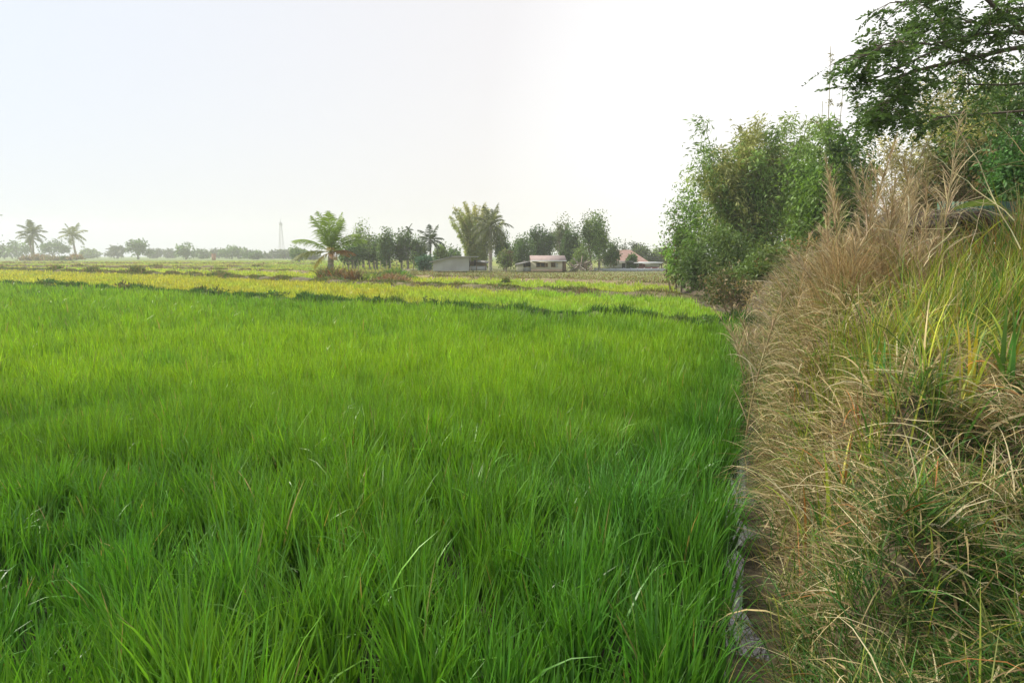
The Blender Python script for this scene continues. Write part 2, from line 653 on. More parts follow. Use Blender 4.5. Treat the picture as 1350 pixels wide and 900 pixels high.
# margin grass in front of the houses
n = 26000
x = rng.uniform(-22, 40, n)
y = yb(B3, x) + np.abs(rng.normal(0, 16, n)) + .5
k = (U(x, y) < 1.5) & (y < 82)
x, y = x[k], y[k]
n = len(x)
col = np.where(rng.random((n, 1)) < np.clip(.15 + .3 * n3(x, y), 0, 1)[:, None], STRAW * .8, np.where(rng.random((n, 1)) < .7, OLIVE * 1.3, (.28, .17, .09))) * np.exp(rng.normal(0, .2, (n, 1)))
V, Q, C = blades(np.stack([x, y, ground(x, y)], -1), rng.uniform(0, 6.3, n), rng.uniform(.06, .22, n), rng.uniform(.03, .09, n), rng.uniform(0, .5, n), rng.uniform(.4, 1.3, n), col, S=2, twist=rng.normal(0, .8, n))
tag(np_mesh('margin_grass', V, Q, C, M_DRY), 'dry straw coloured grass on the ground before the houses', 'grass', kind='stuff')

# ------------------------------------------------------------------ bank grass
def bank_points(n, r0, r1, cap, umin, umax):
    x, y = polar_sample(n * 4, r0, r1, cap, 50)
    u = U(x, y)
    k = (u > umin) & (u < umax) & (y > 1.15)
    x, y = x[k][:n], y[k][:n]
    return x, y, U(x, y)


mb_dry, mb_green = MB(), MB()


def lay(mb, n, r0, r1, cap, umin, umax, Lr, Wr, t0r, t1r, cols, pr=None, thin=1.0, S=4, keep=None, azf=None, wpx=.8, zoff=(0, .06)):
    x, y, u = bank_points(n, r0, r1, cap, umin, umax)
    if keep is not None:
        k = rng.random(len(x)) < keep(x, y, u)
        x, y, u = x[k], y[k], u[k]
    n = len(x)
    r = np.hypot(x, y)
    L = rng.uniform(*Lr, n)
    W = np.maximum(rng.uniform(*Wr, n), r / 683 * wpx * rng.uniform(.7, 1.2, n))
    ci = rng.choice(len(cols), n, p=pr)
    col = np.array(cols)[ci] * np.exp(rng.normal(0, .22, (n, 1)))
    az = rng.uniform(0, 2 * PI, n) if azf is None else azf(n)
    base = np.stack([x, y, ground(x, y) + rng.uniform(*zoff, n)], -1)
    V, Q, C = blades(base, az, L, W, rng.uniform(*t0r, n), rng.uniform(*t1r, n), col, S=S, twist=rng.normal(0, .6, n), power=1.1)
    mb.add(V, Q, C)


straws = [STRAW, STRAW_L, BROWN, STRAW * .75, OLIVE, RED * .8]
# flattened straw mat, arching stems, curled dead leaves
lay(mb_dry, 62000, 1.3, 30, 6, .25, 9, (.12, .42), (.0025, .006), (.7, 1.6), (1.2, 2.2), straws, [.34, .2, .18, .15, .1, .03], S=3, zoff=(0, .17), keep=lambda x, y, u: (.60 + .40 * smooth(2.4, 4.2, y)) * np.clip(.8 + .35 * n2(x + 3, y), .3, 1))
lay(mb_dry, 12000, 1.3, 30, 6, .28, 8, (.2, .55), (.003, .007), (.1, 1.2), (.6, 2.8), straws, [.36, .24, .14, .14, .09, .03], S=5, keep=lambda x, y, u: smooth(2.2, 3.6, y) * .9 + .1)
lay(mb_dry, 1500, 1.5, 14, 6, .25, 5, (.25, .7), (.007, .016), (.2, 1.2), (1.0, 2.9), [STRAW, STRAW_L, STRAW * .8, OLIVE * 1.5], [.4, .35, .15, .1], S=7, keep=lambda x, y, u: smooth(2.0, 3.6, y))
# broken flat dead leaves matted between the straws
lay(mb_dry, 20000, 1.3, 20, 6, .23, 7, (.07, .26), (.006, .014), (1.1, 1.9), (1.2, 2.3), [STRAW * .8, STRAW_L * .8, BROWN, BROWN * .7, OLIVE], [.3, .2, .2, .15, .15], S=3, zoff=(0, .14))
# fringe hanging over the ditch
lay(mb_dry, 4500, 2, 18, 6, .16, .9, (.3, .7), (.003, .007), (.4, 1.1), (1.8, 2.8), [STRAW, STRAW_L, STRAW * .75, OLIVE * 1.4], [.4, .25, .2, .15], S=5,
    azf=lambda n: rng.normal(PI * .97, 1.0, n), keep=lambda x, y, u: smooth(4.0, 6.0, y) * smooth(15, 9, y))
# green undergrowth: dense low grass toward the camera, patches further up
lay(mb_green, 30000, 1.15, 6, 4, .22, 4, (.10, .34), (.003, .008), (.2, .9), (.8, 1.9), [GREEN * .7, DG * 1.3, OLIVE * .7, G_BLUE * .5], [.35, .3, .2, .15], S=4, keep=lambda x, y, u: smooth(4.2, 2.4, y))
lay(mb_green, 12000, 2.5, 26, 6, .15, 8, (.2, .55), (.004, .009), (.1, .6), (.5, 1.6), [GREEN, OLIVE * 1.3, LIME * .8, G_BLUE * .7], [.35, .3, .2, .15], S=4, keep=lambda x, y, u: np.clip(.25 + .5 * n1(x + 7, y), 0.05, 1))


def tuft(mb, px, py, n, rad, Lr, Wr, cols, pr=None, t0=(.02, .3), t1=(.3, 1.0), S=5, Y=None, wpx=.8):
    """a clump of upright blades rooted where this spot of the bank is"""
    if Y is None:
        h = hit(px, py)
        if h is None:
            return
        x0, y0, _ = h
    else:
        q = at(px, py, Y)
        x0, y0 = q[0], q[1]
    a, r = rng.uniform(0, 6.3, n), rad * np.sqrt(rng.random(n))
    x, y = x0 + r * np.cos(a), y0 + r * np.sin(a)
    d = np.hypot(x0, y0)
    col = np.array(cols)[rng.choice(len(cols), n, p=pr)] * np.exp(rng.normal(0, .18, (n, 1)))
    W = np.maximum(rng.uniform(*Wr, n), d / 683 * wpx)
    V, Q, C = blades(np.stack([x, y, ground(x, y)], -1), rng.uniform(0, 6.3, n), rng.uniform(*Lr, n), W, rng.uniform(*t0, n), rng.uniform(*t1, n), col, S=S, twist=rng.normal(0, .5, n), tipcol=col * 1.15, power=1.6)
    mb.add(V, Q, C)


# yellow green clumps
for px, py, n, rad, L in ((1090, 545, 150, .16, .42), (1120, 540, 150, .2, .48), (1150, 520, 130, .2, .5), (1185, 500, 130, .25, .55), (1060, 590, 40, .1, .35),
                          (1230, 480, 160, .3, .6), (1270, 470, 190, .35, .7), (1300, 450, 220, .4, .75), (1340, 460, 190, .35, .75), (1210, 520, 90, .25, .5), (1380, 480, 150, .4, .7)):
    tuft(mb_green, px, py, n, rad, (L * .7, L * 1.45), (.006, .016), [LIME, LIME * np.array([1.15, 1, 1]), GREEN * 1.3, OLIVE * 1.5, STRAW], [.34, .2, .22, .16, .08])
for px, py, n, rad, L in ((1160, 610, 120, .22, .3), (1200, 600, 120, .25, .32), (1240, 610, 100, .25, .32), (1190, 640, 60, .2, .3), (1300, 640, 120, .3, .35)):
    tuft(mb_green, px, py, n, rad, (L * .5, L * 1.2), (.005, .010), [GREEN, DG * 1.6, G_BLUE * .8], [.5, .3, .2], t0=(.2, .8), t1=(.9, 2.0))
# tall mixed grass at the right edge, green, straw and rust, shorter toward the camera
for k_ in range(120):
    px, Y = rng.uniform(1190, 1440), rng.uniform(4.7, 7.6)
    px += max(0, (5.2 - Y)) * 45
    hh = (.42 + .24 * (Y - 4.6)) * rng.uniform(.7, 1.25)
    tuft(mb_green, px, 400, int(rng.uniform(30, 60)), rng.uniform(.1, .3), (hh * .55, hh * 1.2), (.005, .015), [GREEN * 1.3, LIME, OLIVE * 1.4, RED, STRAW, STRAW_L * .9], list(rng.dirichlet(np.array([3, 3, 2, 1.0, 2.6, 1.2]))), t0=(.0, .55), t1=(.2, 1.7), Y=Y)
# straws, dead blades and green strands hanging over the ditch water
for k_ in range(110):
    Y = rng.uniform(2.3, 7)
    sgn = rng.random() < .55
    x0 = float(Xb(Y)) + (rng.uniform(.08, .26) if sgn else rng.uniform(-.22, .04))
    n = int(rng.uniform(3, 9))
    az = rng.normal(PI if sgn else 0, .7, n)
    V, Q, C = blades(np.stack([x0 + rng.normal(0, .03, n), Y + rng.normal(0, .05, n), np.full(n, .0)], -1), az, rng.uniform(.12, .38, n), rng.uniform(.003, .007, n), rng.uniform(.1, .7, n), rng.uniform(1.0, 2.2, n),
                     np.array([GREEN, STRAW * .8, OLIVE, BROWN])[rng.integers(0, 4, n)] if sgn else jit(G_DEEP, n, .2), S=6, twist=rng.normal(0, .5, n))
    mb_green.add(V, Q, C)
# drooping clumps that break up the bank face
def clump_at(mb, u, Y, n, rad, L, W, t0, t1, cols, pr):
    x0 = float(Xb(Y)) + 1.06 * u
    a, r = rng.uniform(0, 6.3, n), rad * np.sqrt(rng.random(n))
    x, y = x0 + r * np.cos(a), Y + r * np.sin(a)
    col = np.array(cols)[rng.choice(len(cols), n, p=pr)] * np.exp(rng.normal(0, .2, (n, 1)))
    w = np.maximum(rng.uniform(*W, n), math.hypot(x0, Y) / 683 * .7)
    V, Q, C = blades(np.stack([x, y, ground(x, y) + rng.uniform(0, .1, n)], -1), np.where(rng.random(n) < .6, a, rng.uniform(0, 6.3, n)), rng.uniform(*L, n), w, rng.uniform(*t0, n), rng.uniform(*t1, n), col, S=6, twist=rng.normal(0, .5, n), power=1.2)
    mb.add(V, Q, C)


for k_ in range(150):
    Y = rng.uniform(5.2, 14)
    clump_at(mb_dry if k_ % 3 else mb_green, rng.uniform(.28, 1.3), Y, 60, .22, (.2, .55), (.004, .009), (.1, .9), (.9, 2.4), [STRAW, STRAW_L, BROWN, OLIVE * 1.2, GREEN], [.34, .2, .14, .2, .12] if k_ % 3 else [.1, .1, .05, .35, .4])
for k_ in range(75):
    Y = rng.uniform(2.7, 6.5)
    g = rng.random() < .35
    clump_at(mb_green if g else mb_dry, rng.uniform(.35, 3.2), Y, int(rng.uniform(50, 110)), rng.uniform(.08, .2), (.22, .62), (.004, .011), (.1, .8), (1.2, 2.5), [STRAW, STRAW_L, BROWN, OLIVE * 1.2, GREEN, RED], [.05, .05, .05, .35, .45, .05] if g else [.38, .26, .16, .08, .06, .06])
# dark drowned stems tangled in the ditch water
n = 420
Yd = rng.uniform(2.4, 7.5, n)
V, Q, C = blades(np.stack([Xb(Yd) + np.where(rng.random(n) < .6, rng.uniform(.10, .26, n), rng.uniform(-.18, .1, n)), Yd, np.full(n, -.05)], -1), rng.uniform(0, 6.3, n), rng.uniform(.06, .28, n), rng.uniform(.0025, .005, n), rng.uniform(.2, 1.2, n), rng.uniform(1.2, 3.0, n),
                 jit((.06, .05, .03), n, .3), S=6, twist=rng.normal(0, .5, n))
mb_dry.add(V, Q, C)
for k_ in range(26):
    tuft(mb_green, rng.uniform(1275, 1420), 395, 60, .35, (.8, 1.7), (.006, .014), [GREEN * 1.2, LIME, OLIVE * 1.4, RED, STRAW], [.24, .2, .2, .18, .18], t0=(.0, .45), t1=(.2, 1.3), Y=rng.uniform(6.6, 7.9))
# broad yellow green blades standing in the straw
for k_ in range(34):
    tuft(mb_green, rng.uniform(1060, 1380), 400, int(rng.uniform(6, 13)), .07, (.3, .62), (.012, .024), [LIME * 1.2, np.array([.5, .45, .06]), GREEN * 1.3, G_BLUE, RED], [.34, .2, .26, .12, .08], t0=(.0, .35), t1=(.3, 1.6), S=8, Y=rng.uniform(3.9, 6.2))
# fine brown feathery dry grass in the middle of the bank
for k_ in range(46):
    px, Y = rng.uniform(1085, 1235), rng.uniform(6.8, 10.5)
    tuft(mb_dry, px, 400, 170, .28, (.45, 1.0), (.0025, .005), [STRAW * .85, np.array([.40, .27, .13]), STRAW_L * .8, BROWN], [.35, .35, .15, .15], t0=(.05, .5), t1=(.5, 1.6), Y=Y, wpx=.6)
# grey brown tangle below the shrubs
for k_ in range(60):
    px, Y = rng.uniform(1000, 1110), rng.uniform(9, 17)
    tuft(mb_dry, px, 400, 90, .4, (.35, .95), (.004, .007), [np.array([.30, .25, .17]), STRAW * .8, OLIVE * 1.3, np.array([.22, .18, .12])], [.35, .3, .15, .2], t0=(.1, .8), t1=(.8, 2.2), Y=Y, wpx=.6)
for k_ in range(45):
    px, Y = rng.uniform(992, 1062), rng.uniform(7.5, 16)
    tuft(mb_green, px, 400, 60, .3, (.25, .6), (.005, .009), [GREEN, OLIVE * 1.2, G_BLUE * .7, STRAW * .8], [.35, .3, .2, .15], t0=(.1, .7), t1=(.6, 1.8), Y=Y)

tag(mb_dry.build('dry_grass', M_DRY), 'matted dry straw grass covering the raised bank', 'dry grass', kind='stuff')
tag(mb_green.build('bank_grass', M_LEAF), 'green and yellow grass growing through the straw on the bank', 'grass', kind='stuff')

# pale broken stalks lying on the bank, each a thing
def stalk(pts, rad, col, label, leaf=None):
    P = np.array(pts)
    # smooth the polyline
    t = np.linspace(0, 1, len(P))
    tt = np.linspace(0, 1, 18)
    PP = np.stack([np.interp(tt, t, P[:, a]) for a in range(3)], -1)
    for _ in range(3):
        PP[1:-1] = (PP[:-2] + 2 * PP[1:-1] + PP[2:]) / 4
    mb = MB().tube(PP, np.linspace(rad, rad * .45, len(PP)), jit(col, len(PP), .1), 5)
    o = mb.build('dry_stalk', M_DRY)
    tag(o, label, 'stalk', 'bent dry stalks on the bank')


def seg(px, py, lift):
    h = hit(px, py)
    return np.array([h[0], h[1], h[2] + lift])


stalk([seg(1030, 690, .05), seg(1080, 640, .3), seg(1140, 640, .38), seg(1215, 640, .34), seg(1280, 690, .12)], .006, STRAW_L, 'long pale arching stalk across the middle of the straw bank')
stalk([seg(1006, 705, .03), seg(1030, 690, .2), seg(1085, 700, .28), seg(1110, 700, .25)], .006, STRAW_L, 'pale stalk hooking over the ditch edge beside the water')
stalk([seg(1078, 830, .04), seg(1088, 800, .12), seg(1130, 770, .14), seg(1150, 740, .2), seg(1165, 700, .25)], .005, STRAW_L * .9, 'thin bent stalk on the lower bank above the wet ditch')
stalk([seg(1055, 750, .02), seg(1100, 735, .08), seg(1130, 690, .22), seg(1180, 680, .3)], .005, STRAW, 'straw stalk curving down the bank face to the green grass')

# ------------------------------------------------------------------ broad bladed plants on the bank
def broad_plant(px, py, label, blades_, big=1.25):
    h = hit(px, py)
    x0, y0, z0 = h
    root = empty('broad_leaved_grass', (x0, y0, z0 + .06))
    tag(root, label, 'grass plant', 'broad bladed grass plants on the bank')
    for (daz, L, W, t0, t1, col) in blades_:
        b0 = np.array([[rng.normal(0, .03), rng.normal(0, .03), -.01]])
        V, Q, C = blades(b0, daz, L * big, W * big, t0, t1, np.array([col]), S=12, twist=rng.normal(0, .25), power=2.2, tipcol=np.array([col]) * np.array([1.2, 1.08, .9]))
        np_mesh('leaf', V, Q, C, M_LEAF, root)


YB = np.array([.55, .50, .06])
broad_plant(1272, 560, 'yellow bladed grass clump with folded tips in the straw', [
    (2.4, .46, .022, .05, .5, YB), (2.0, .42, .024, .02, .25, YB * np.array([1.1, .95, 1])), (2.8, .36, .020, .3, 1.1, YB * .9),
    (1.2, .40, .022, .05, .6, GREEN * 1.3), (.3, .38, .02, .1, .5, GREEN), (3.3, .30, .026, .1, 2.9, OLIVE * 1.8), (4.5, .32, .02, .2, .9, LIME), (5.4, .3, .018, .2, .8, GREEN * 1.2), (4.2, .40, .024, .05, .5, YB * 1.15), (5.0, .36, .022, .12, .9, LIME * 1.2)], 1.5)
broad_plant(1325, 545, 'dark green broad bladed grass beside the yellow clump', [
    (2.2, .50, .030, .02, .2, GREEN * .9), (1.0, .48, .026, .05, .3, GREEN), (.2, .46, .028, .1, .4, GREEN * 1.1), (3.2, .45, .022, .15, 1.8, GREEN * 1.2),
    (4.0, .40, .022, .1, .7, G_BLUE), (5.0, .36, .02, .2, 1.4, GREEN), (2.9, .34, .026, .1, 2.7, RED)], 1.3)
broad_plant(1345, 730, 'green leaf clump rising from the shaded straw at the bank edge', [
    (2.5, .42, .030, .05, .4, G_BLUE), (1.0, .30, .022, .1, .6, GREEN), (3.6, .34, .02, .2, 1.3, GREEN * .9), (5.0, .28, .02, .3, 1.1, GREEN)])
broad_plant(1030, 668, 'lime blade pair leaning over the ditch water', [
    (3.4, .36, .020, 1.0, 1.5, LIME), (3.0, .22, .012, .9, 1.7, LIME * .9), (.4, .18, .01, .6, 1.2, GREEN)])
broad_plant(1065, 590, 'small yellow green blade tuft on the straw slope', [
    (2.6, .26, .018, .3, .6, LIME), (2.9, .22, .014, .5, .9, LIME), (1.5, .2, .012, .2, .9, GREEN * 1.2)])
broad_plant(1215, 800, 'blue green grass fan low on the bank face', [
    (2.9, .34, .012, 1.0, 1.5, G_BLUE * .8), (3.3, .32, .012, 1.1, 1.5, G_BLUE * .7), (2.5, .3, .012, .9, 1.4, GREEN), (.4, .28, .012, .9, 1.5, GREEN * .9), (1.3, .24, .012, .5, 1.2, GREEN)])

# ------------------------------------------------------------------ tall plumed reeds
def reed(px, Y, top, lean, azl, label, plume=.4, dense=1.0, tone=1.0, group='plumed reeds on the bank'):
    q = at(px, 400, Y)
    x0, y0 = q[0], q[1]
    z0 = gz(x0, y0)
    H = max(.6, at(px, top, Y)[2] - z0)
    root = empty('plumed_reed', (x0, y0, z0))
    tag(root, label, 'reed', group)
    s = np.linspace(0, 1, 12)
    bend = H * math.tan(lean)
    P = np.stack([bend * s ** 1.6 * math.cos(azl), bend * s ** 1.6 * math.sin(azl), H * s], -1)
    MB().tube(P, np.linspace(.009, .003, 12), jit(STRAW * tone, 12, .1), 5).build('stem', M_DRY, root)
    pos = lambda t: np.stack([np.interp(t, s, P[:, a]) for a in range(3)], -1)
    # plume: fine drooping spikelets along the top
    n = int(105 * dense)
    t = 1 - plume * rng.random(n) ** .8
    L = .10 + .30 * (1 - (t - 1 + plume) / plume) * rng.uniform(.4, 1.1, n) * H / 2
    col = jit(np.array([.54, .43, .26]) * tone, n, .2)
    a = rng.normal(azl, 1.3, n)
    V, Q, C = blades(pos(t), a, L, np.maximum(rng.uniform(.003, .006, n), Y / 683 * .45), rng.uniform(.12, .75, n), rng.uniform(.3, 1.6, n), col, S=3, twist=rng.normal(0, .8, n))
    np_mesh('plume', V, Q, C, M_DRY, root)
    # dry leaves from the stem
    n = int(16 * dense)
    t = rng.uniform(.05, .75, n)
    V, Q, C = blades(pos(t), rng.uniform(0, 6.3, n), rng.uniform(.25, .7, n), np.maximum(rng.uniform(.006, .012, n), Y / 683 * .8), rng.uniform(.3, .8, n), rng.uniform(1.0, 2.6, n),
                     jit(STRAW_L * .85 * tone, n, .2), S=6, twist=rng.normal(0, .5, n))
    np_mesh('foliage', V, Q, C, M_DRY, root)


LR = 'tall dry reed with feathery tan plume in the thicket on the bank'
reed(1110, 7.5, 205, .14, 2.9, 'lone forked dry reed standing left of the reed thicket', .55, .7)
reed(1118, 7.3, 300, .30, 2.6, 'short branching dry reed at the foot of the lone forked reed', .5, .8)
reed(1098, 7.6, 330, .5, 2.9, 'dry reed leaning far out over the shrub', .4, .6)
reed(1232, 6.6, 148, .10, .6, 'tallest dry reed, its rusty plume before the dark tree', .45, 1.1, .95)
for k_ in range(44):
    px = rng.normal(1166, 50)
    Y = rng.uniform(6.8, 9.2)
    top = rng.uniform(165, 310) + abs(px - 1172) * .5
    reed(px, Y, top, rng.uniform(.03, .28), rng.uniform(0, 6.3), LR, rng.uniform(.4, .65), rng.uniform(.8, 1.3), rng.uniform(.75, 1.05), 'plumed reeds in the thicket')
LS = 'short tan seed headed grass stalk at the field end of the bank'
for k_ in range(30):
    px = rng.uniform(985, 1062)
    Y = rng.uniform(9.5, 15.5)
    reed(px, Y, rng.uniform(400, 470), rng.uniform(.1, .5), rng.normal(2.9, .8), LS, .45, .35, 1.0, 'seed headed stalks at the bank end')

# long bare twigs crossing the thicket
def twig(a, b, Ya, Yb, rad, label, col=STRAW_L * .75, forks=5):
    A, Bp = at(a[0], a[1], Ya), at(b[0], b[1], Yb)
    z = min(A[2], gz(A[0], A[1]) + .4)
    s = np.linspace(0, 1, 10)[:, None]
    P = A * (1 - s) + Bp * s
    P += np.cumsum(rng.normal(0, .012, P.shape), 0)
    mb = MB().tube(P, np.linspace(rad, rad * .4, 10), jit(col, 10, .12), 5)
    for f_ in range(forks):
        i0 = rng.integers(2, 9)
        d = (Bp - A) / 9 + rng.normal(0, .12, 3)
        d = d / np.linalg.norm(d) * rng.uniform(.15, .5)
        q = np.stack([P[i0], P[i0] + d * .5 + rng.normal(0, .01, 3), P[i0] + d])
        mb.tube(q, [rad * .5, rad * .35, rad * .2], col, 4)
    tag(mb.build('bare_twig', M_BARK), label, 'twig', 'bare twigs in the thicket')


twig((1345, 330), (1255, 135), 6.4, 7.4, .006, 'bare twig rising to the left before the dark tree', STRAW_L * .8)
twig((1335, 290), (1225, 210), 6.2, 7.0, .0055, 'bare twig sloping low across the thatched hut')
twig((1390, 240), (1290, 150), 6.2, 7.2, .0045, 'thin bare twig slanting in from the picture edge', STRAW * .6)
twig((1222, 345), (1268, 278), 6.0, 6.2, .0045, 'pale straight twig leaning before the dark thatch', STRAW_L)
twig((1120, 400), (1062, 355), 8.2, 9, .007, 'grey twig lying out over the shrub', np.array([.4, .34, .26]))
twig((1180, 455), (1060, 330), 8.0, 12, .006, 'long grey twig crossing the shrubs below the trees', np.array([.4, .34, .26]))
twig((1160, 390), (985, 372), 9.0, 12, .006, 'thin level twig across the shrub', np.array([.4, .34, .26]), 3)
twig((1275, 345), (1310, 255), 6.5, 7.0, .004, 'short upright twig beside the green hut wall', STRAW_L * .8)

# ------------------------------------------------------------------ trees
def tree(name, label, cat, px0, px1, top, basepy, D, blobs=None, nleaf=1500, leaf=None, cols=None, trunk=.02, group=None,
         clumps=None, bare=0, ntrunk=1, low=.25, droop=.3, sig=.30, aspect=.5, basez=None, barkcol=(.16, .13, .10), fill=1.0):
    """broadleaf tree placed by the picture box its crown fills at distance D"""
    xc = (px0 + px1) / 2
    b = at(xc, basepy, D)
    x0 = b[0]
    z0 = gz(x0, D) if basez is None else basez
    ztop = at(xc, top, D)[2]
    H = ztop - z0
    Wd = (px1 - px0) / F * D
    root = empty(name, (x0, D, z0))
    tag(root, label, cat, group)
    if blobs is None:
        blobs = [(0, 0, .62, .42, .38)]
        for k in range(5):
            a = rng.uniform(0, 2 * PI)
            blobs.append((.30 * math.cos(a), .30 * math.sin(a), rng.uniform(low + .15, .8), rng.uniform(.16, .26), rng.uniform(.14, .24)))
    cols = [np.array([.06, .11, .03]), np.array([.09, .15, .035])] if cols is None else [np.asarray(c) for c in cols]
    leaf = leaf or max(.10, D / 683 * 3.0)
    vol = np.array([bb[3] ** 2 * bb[4] for bb in blobs])
    vol = vol ** .8 / (vol ** .8).sum()
    ncl = clumps or 26
    Ps, Cs, Ds, ends = [], [], [], []
    for bb, w in zip(blobs, vol):
        kc = max(3, int(ncl * w))
        d = rng.normal(size=(kc, 3))
        d /= np.linalg.norm(d, axis=1)[:, None]
        rad = rng.uniform(.35, 1.0, (kc, 1)) ** .6
        cc = np.array([bb[0] * Wd, bb[1] * Wd, bb[2] * H]) + d * rad * np.array([bb[3] * Wd, bb[3] * Wd, bb[4] * H])
        for c in cc:
            kl = max(4, int(nleaf * w / kc * rng.uniform(.6, 1.4)))
            sg = sig * np.array([bb[3] * Wd, bb[3] * Wd, bb[4] * H]) * rng.uniform(.7, 1.3)
            pp = c + np.clip(rng.normal(size=(kl, 3)), -1.7, 1.7) * sg
            ct = cols[rng.integers(len(cols))] * math.exp(rng.normal(0, .22))
            Ps.append(pp)
            Cs.append(ct * np.exp(rng.normal(0, .16, (kl, 1))))
            dd = rng.normal(size=(kl, 3)) + (pp - c) / (np.linalg.norm(sg) + 1e-6) * .5
            dd[:, 2] -= droop
            Ds.append(dd)
            ends.append(c)
    P, C, Dd = np.vstack(Ps), np.vstack(Cs), np.vstack(Ds)
    k = P[:, 2] > .02 * H
    P, C, Dd = P[k], C[k], Dd[k]
    L = leaf * rng.uniform(.6, 1.4, len(P))
    V, Q, CC = leafcards(P, Dd, L, L * aspect, C)
    np_mesh('crown', V, Q, CC, M_LEAF, root)
    tr = max(trunk * H, D / 683 * .8)
    mb = MB()
    for t in range(ntrunk):
        ox = 0 if ntrunk == 1 else (t / (ntrunk - 1) - .5) * Wd * .45
        e = np.array([ox + rng.normal(0, .03) * Wd, rng.normal(0, .03) * Wd, H * (low + .28)])
        s = np.linspace(0, 1, 7)[:, None]
        b0 = np.array([ox * .6, rng.normal(0, .02), -.1])
        PP = b0 + (e - b0) * s + np.sin(s * 5 + t) * np.array([[tr * .8, tr * .5, 0]])
        mb.tube(PP, np.linspace(tr * 1.25, tr * .7, 7), jit(barkcol, 7, .15), 7)
        for c in random.sample(ends, min(len(ends), 7)):
            s0 = rng.uniform(.5, .95)
            q0 = PP[int(s0 * 6)]
            if c[2] < q0[2]:
                continue
            mid = q0 * .5 + c * .5 + np.array([0, 0, -.03 * H])
            mb.tube(np.stack([q0, mid, c]), [tr * .5, tr * .32, tr * .12], barkcol, 5)
    for _ in range(bare):
        c = ends[rng.integers(len(ends))]
        d = rng.normal(size=3) * np.array([1, 1, .6])
        d[2] = abs(d[2]) + .2
        d = d / np.linalg.norm(d) * rng.uniform(.1, .3) * H
        q = np.stack([c, c + d * .5 + rng.normal(0, .02 * H, 3), c + d])
        mb.tube(q, [tr * .18, tr * .12, tr * .06], np.array(barkcol) * 1.3, 4)
    mb.build('trunk', M_BARK, root)
    return root


FARG = [np.array([.10, .18, .045]), np.array([.13, .21, .055]), np.array([.085, .15, .045])]
GREY = [np.array([.10, .13, .06]), np.array([.07, .10, .05])]
LIGHT = [np.array([.19, .27, .07]), np.array([.15, .22, .05])]
DARK = [np.array([.05, .10, .025]), np.array([.07, .13, .03])]

# far hazy tree line: (px0, px1, top, base, D, label, palette)
far = [
    (-45, 7, 270, 341, 190, 'broadleaf tree cut by the picture edge, twigs hanging at its side', FARG),
    (-14, 9, 324, 340, 330, 'low grey bush beneath the overhanging edge tree', GREY),
    (8, 38, 319, 339, 330, 'round dark green bush left of the paired palm trunks', FARG),
    (54, 87, 317, 339, 340, 'domed hazy tree between the two slender palms', FARG),
    (108, 132, 328, 339, 380, 'low pale bush just right of the second slender palm', LIGHT),
    (141, 168, 326, 341, 360, 'squat grey green tree left of the umbrella topped tree', GREY),
    (167, 197, 317, 342, 300, 'umbrella topped tree with open limbs above its neighbours', FARG),
    (194, 219, 329, 341, 380, 'low tree right against the umbrella topped tree', GREY),
    (217, 234, 330, 341, 400, 'small dark flat tree in the gap before the rounded tree', GREY),
    (232, 258, 321, 343, 300, 'rounded hazy tree standing clear in the far line', FARG),
    (256, 279, 329, 342, 340, 'flat crowned tree left of the brick post', FARG),
    (276, 300, 329, 342, 380, 'low grey tree behind the brick post', GREY),
    (292, 318, 325, 343, 330, 'tall ragged tree right of the brick post', FARG),
    (312, 330, 328, 343, 350, 'thin leaning tree with a tilted top in the far line', GREY),
    (322, 346, 331, 345, 290, 'broad low green tree left of the tiny far palms', FARG),
    (344, 358, 336, 344, 340, 'tiny low scrub tree in the far gap', GREY),
    (357, 374, 330, 344, 360, 'grey tree at the foot of the lattice tower', GREY),
    (370, 393, 329, 344, 320, 'grey green tree right of the lattice tower', GREY),
    (382, 407, 327, 349, 170, 'dense green bush standing forward at the left of the leaning palm', LIGHT[::-1] + FARG),
    (402, 420, 334, 347, 250, 'hazy shrub partly behind the leaning palm fronds', GREY),
]
for (a, b_, t, bs, D, lab, pal) in far:
    tree('far_tree', lab, 'tree', a, b_, t, bs, D, cols=pal, nleaf=900, clumps=22, low=.08, group='trees along the far field edge', leaf=D / 683 * 2.6, trunk=.015)

